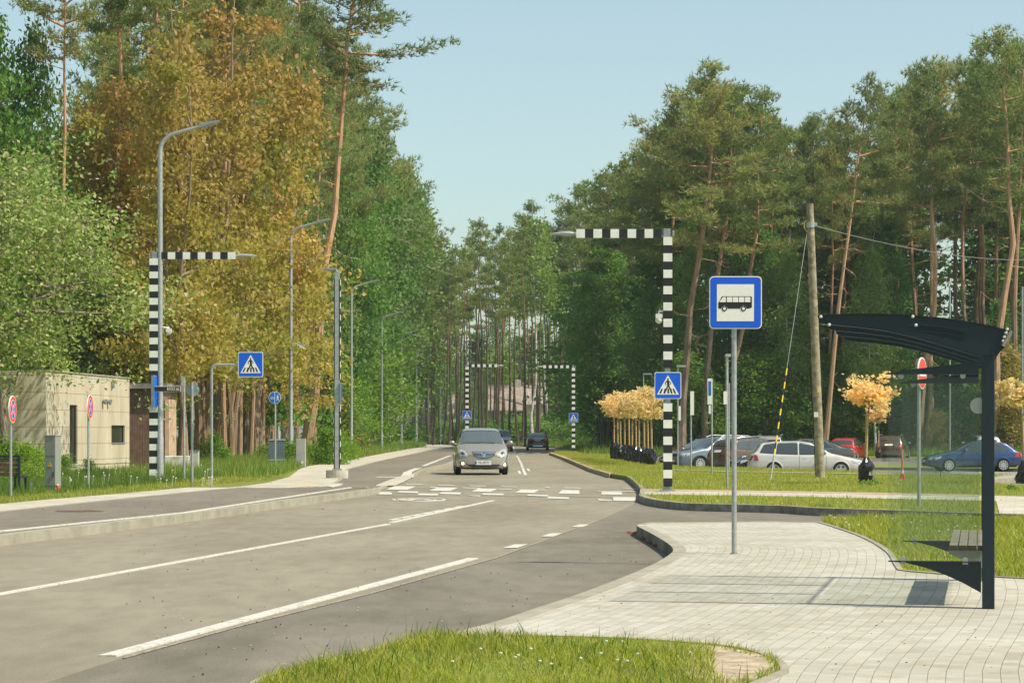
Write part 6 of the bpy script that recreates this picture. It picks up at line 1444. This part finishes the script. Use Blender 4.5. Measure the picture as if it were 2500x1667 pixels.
np_=MB().box((0,0,0),(.012,pl[1][0]-pl[0][0],pl[0][1]-pl[2][1])).build('number_plate',M['plate'],e); np_.location=(h.x+.03,pcx,pcz)
MB().box((.0075,-(pl[1][0]-pl[0][0])*.455,0),(.004,(pl[1][0]-pl[0][0])*.08,.10)).build('plate_band',M['bluelt'],np_)
textmesh('plate_lettering','NL-8731',.115,M['text'],np_,(.0075,.018,0),(R_(90),0,R_(90)),'CENTER',sx=.92)
MB().box((-.004,0,0),(.006,(pl[1][0]-pl[0][0])+.02,.125)).build('plate_frame',M['dark'],np_)
def emat(name,col,st):
    m,nt,b=newmat(name); b.inputs['Emission Color'].default_value=c4(col); b.inputs['Emission Strength'].default_value=st; b.inputs['Base Color'].default_value=c4(col); return m
M['fog']=emat('lit_fog_lamp',(1,.78,.45),9)
for sg,(x,y) in ((-1,(716,812)),(1,(1465,834))):
    a,b=fp([(x,y)])[0]; a=sg*abs(a) if False else a; h=bv.ray_cast(Vector((L,a,b)),Vector((-1,0,0)))[0]
    fl=MB().sphere((0,0,0),.044,14,sc3=(.4,1,1)).build('fog_lamp',M['fog'],e,True); fl.location=(h.x+.012,a,b)
    r_=MB().tube([(-.03,0,0),(.006,0,0)],[.075,.06],16).build('lamp_surround',M['dark'],fl,True)
# wipers, seats, dash, driver
wp=MB(); wp.tube([(L/2-.99,.45,1.085),(L/2-1.02,.05,1.10),(L/2-1.0,-.15,1.095)],.012,5); wp.tube([(L/2-.99,-.05,1.09),(L/2-1.02,-.45,1.095),(L/2-1.04,-.62,1.085)],.012,5); wp.build('wiper',M['dark'],e)
ib=MB(); ib.box((.72,0,.93),(.7,1.35,.2)); ib.build('dashboard',M['dark'],e,bevel=.05)
for sy in (.36,-.36):
    MB().box((-.35,sy,.72),(.5,.5,.5)).box((-.55,sy,1.05),(.14,.48,.6)).box((-.58,sy,1.40),(.10,.26,.16)).build('seat',pmat('seat_fabric',(.05,.05,.055),.9,var=.1) if 'seat_fabric' not in bpy.data.materials else bpy.data.materials['seat_fabric'],e,bevel=.04)
tw=[(.30+.06*math.sin(a)*.3,.36+.19*math.cos(a),1.07+.17*math.sin(a)) for a in np.linspace(0,2*math.pi,19)]; MB().tube(tw,.015,6).build('steering_wheel',M['dark'],e)
MB().box((.35,0,1.36),(.03,.24,.07)).build('rear_view_mirror',M['dark'],e)
MB().box((-.2,0,.5),(2.6,1.5,.1)).box((-1.2,0,.95),(.1,1.45,.85)).build('cabin_floor',M['dark'],e)
# driver
pv=thing('person','driver in a dark jacket holding the wheel of the silver minivan','person',e.location,hd); pv.scale=e.scale
V_=[(-.32,.36,.78),(-.40,.36,1.0),(-.42,.36,1.18),(-.41,.36,1.29),(-.37,.36,1.40),(-.36,.36,1.49),(-.42,.55,1.20),(-.18,.60,1.02),(.10,.50,1.08),(.24,.46,1.13),(-.42,.17,1.20),(-.18,.12,1.02),(.10,.22,1.08),(.24,.26,1.13),(-.02,.44,.80),(.22,.44,.62),(-.02,.28,.80),(.22,.28,.62)]
E_=[(0,1),(1,2),(2,3),(3,4),(4,5),(2,6),(6,7),(7,8),(8,9),(2,10),(10,11),(11,12),(12,13),(0,14),(14,15),(0,16),(16,17)]
Rr=[.15,.15,.16,.06,.095,.075,.075,.05,.038,.04,.075,.05,.038,.04,.085,.06,.085,.06]
me=bpy.data.meshes.new('body'); me.from_pydata(V_,E_,[]); bo=bpy.data.objects.new('body',me); COL.objects.link(bo); bo.parent=pv
sk=bo.modifiers.new('skin','SKIN'); bo.modifiers.new('sub','SUBSURF').levels=1
for v,r_ in zip(me.skin_vertices[0].data,Rr): v.radius=(r_,r_*.9)
me.skin_vertices[0].data[0].use_root=True
skm,snt,sb=newmat('skin_and_jacket'); sx_=snt.nodes.new('ShaderNodeSeparateXYZ'); snt.links.new(coords(snt),sx_.inputs[0]); snt.links.new(ramp(snt,sx_.outputs[2],[(0,(.03,.035,.05)),(.97,(.03,.035,.05)),(1.0,(.45,.28,.20))]),sb.inputs['Base Color'])
mp_=snt.nodes.new('ShaderNodeMapRange'); mp_.inputs[1].default_value=0; mp_.inputs[2].default_value=1.31; snt.links.new(sx_.outputs[2],mp_.inputs[0])
for l in list(snt.links):
    if l.to_node.type=='VALTORGB': snt.links.remove(l)
for n_ in snt.nodes:
    if n_.type=='VALTORGB': snt.links.new(mp_.outputs[0],n_.inputs[0])
me.materials.append(skm)
MB().sphere((-.39,.36,1.48),.098,12,sc3=(1,.95,.9)).build('hair',pmat('hair_brown',(.04,.025,.015),.8,var=.1),pv,True)
# number of extra bits: mirror orange lights skipped
# others
def carpx(label,kind,paint,x,d,hd,z=0,name='car',sc=1.,opts={},cat='car',group=None,fine=.06):
    return car(name,label,kind,paint,(at(x,d),d,z),R_(hd),cat,sc,fine,opts,group)
# heading angle: 180 = facing left, 0 = facing right, 90 = away, -90 = towards camera
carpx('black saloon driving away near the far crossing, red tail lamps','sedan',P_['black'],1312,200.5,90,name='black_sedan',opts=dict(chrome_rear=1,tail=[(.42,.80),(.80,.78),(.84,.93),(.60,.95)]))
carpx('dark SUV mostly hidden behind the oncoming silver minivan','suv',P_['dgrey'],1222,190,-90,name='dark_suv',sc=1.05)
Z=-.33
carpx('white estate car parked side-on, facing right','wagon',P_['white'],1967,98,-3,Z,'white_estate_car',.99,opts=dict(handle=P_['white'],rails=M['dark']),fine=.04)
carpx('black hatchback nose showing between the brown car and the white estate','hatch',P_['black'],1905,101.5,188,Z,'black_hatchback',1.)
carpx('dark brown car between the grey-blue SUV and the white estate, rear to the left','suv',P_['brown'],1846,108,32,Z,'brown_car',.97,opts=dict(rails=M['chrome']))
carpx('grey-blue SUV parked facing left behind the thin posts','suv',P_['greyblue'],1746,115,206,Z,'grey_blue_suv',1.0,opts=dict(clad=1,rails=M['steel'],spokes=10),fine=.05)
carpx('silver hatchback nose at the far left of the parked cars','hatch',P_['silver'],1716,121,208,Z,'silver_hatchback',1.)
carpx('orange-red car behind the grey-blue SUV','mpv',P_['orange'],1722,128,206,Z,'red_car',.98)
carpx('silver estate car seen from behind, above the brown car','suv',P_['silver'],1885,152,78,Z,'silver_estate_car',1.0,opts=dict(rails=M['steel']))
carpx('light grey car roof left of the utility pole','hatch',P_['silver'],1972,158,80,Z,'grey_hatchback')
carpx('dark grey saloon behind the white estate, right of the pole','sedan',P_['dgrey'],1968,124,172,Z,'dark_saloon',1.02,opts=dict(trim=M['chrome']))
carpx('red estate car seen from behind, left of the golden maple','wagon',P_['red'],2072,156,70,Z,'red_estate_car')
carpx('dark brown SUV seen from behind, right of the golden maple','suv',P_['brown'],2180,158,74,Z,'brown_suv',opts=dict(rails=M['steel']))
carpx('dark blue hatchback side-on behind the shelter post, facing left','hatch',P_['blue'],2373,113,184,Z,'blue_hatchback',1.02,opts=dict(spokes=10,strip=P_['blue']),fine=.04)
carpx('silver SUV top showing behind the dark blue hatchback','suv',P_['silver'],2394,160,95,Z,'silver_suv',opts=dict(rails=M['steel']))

# ------------------------------------------------------------ thin air haze
bpy.context.view_layer.update()
hm=bpy.data.materials.new('haze'); hm.use_nodes=True; hn=hm.node_tree; hn.nodes.clear()
ho=hn.nodes.new('ShaderNodeOutputMaterial'); pv_=hn.nodes.new('ShaderNodeVolumePrincipled'); pv_.inputs['Color'].default_value=(.82,.95,.96,1); pv_.inputs['Density'].default_value=.0002; pv_.inputs['Anisotropy'].default_value=.2
hn.links.new(pv_.outputs[0],ho.inputs['Volume'])
zt_=max((o.matrix_world@Vector(c)).z for o in [q for q in COL.objects if q.type=="MESH"] for c in o.bound_box)+2
hz=MB().box((0,570,(zt_-2.5)/2),(1040,1300,zt_+2.5)).build('haze',hm); tag(hz,'thin pale air between the camera and the far trees','haze',kind='stuff')
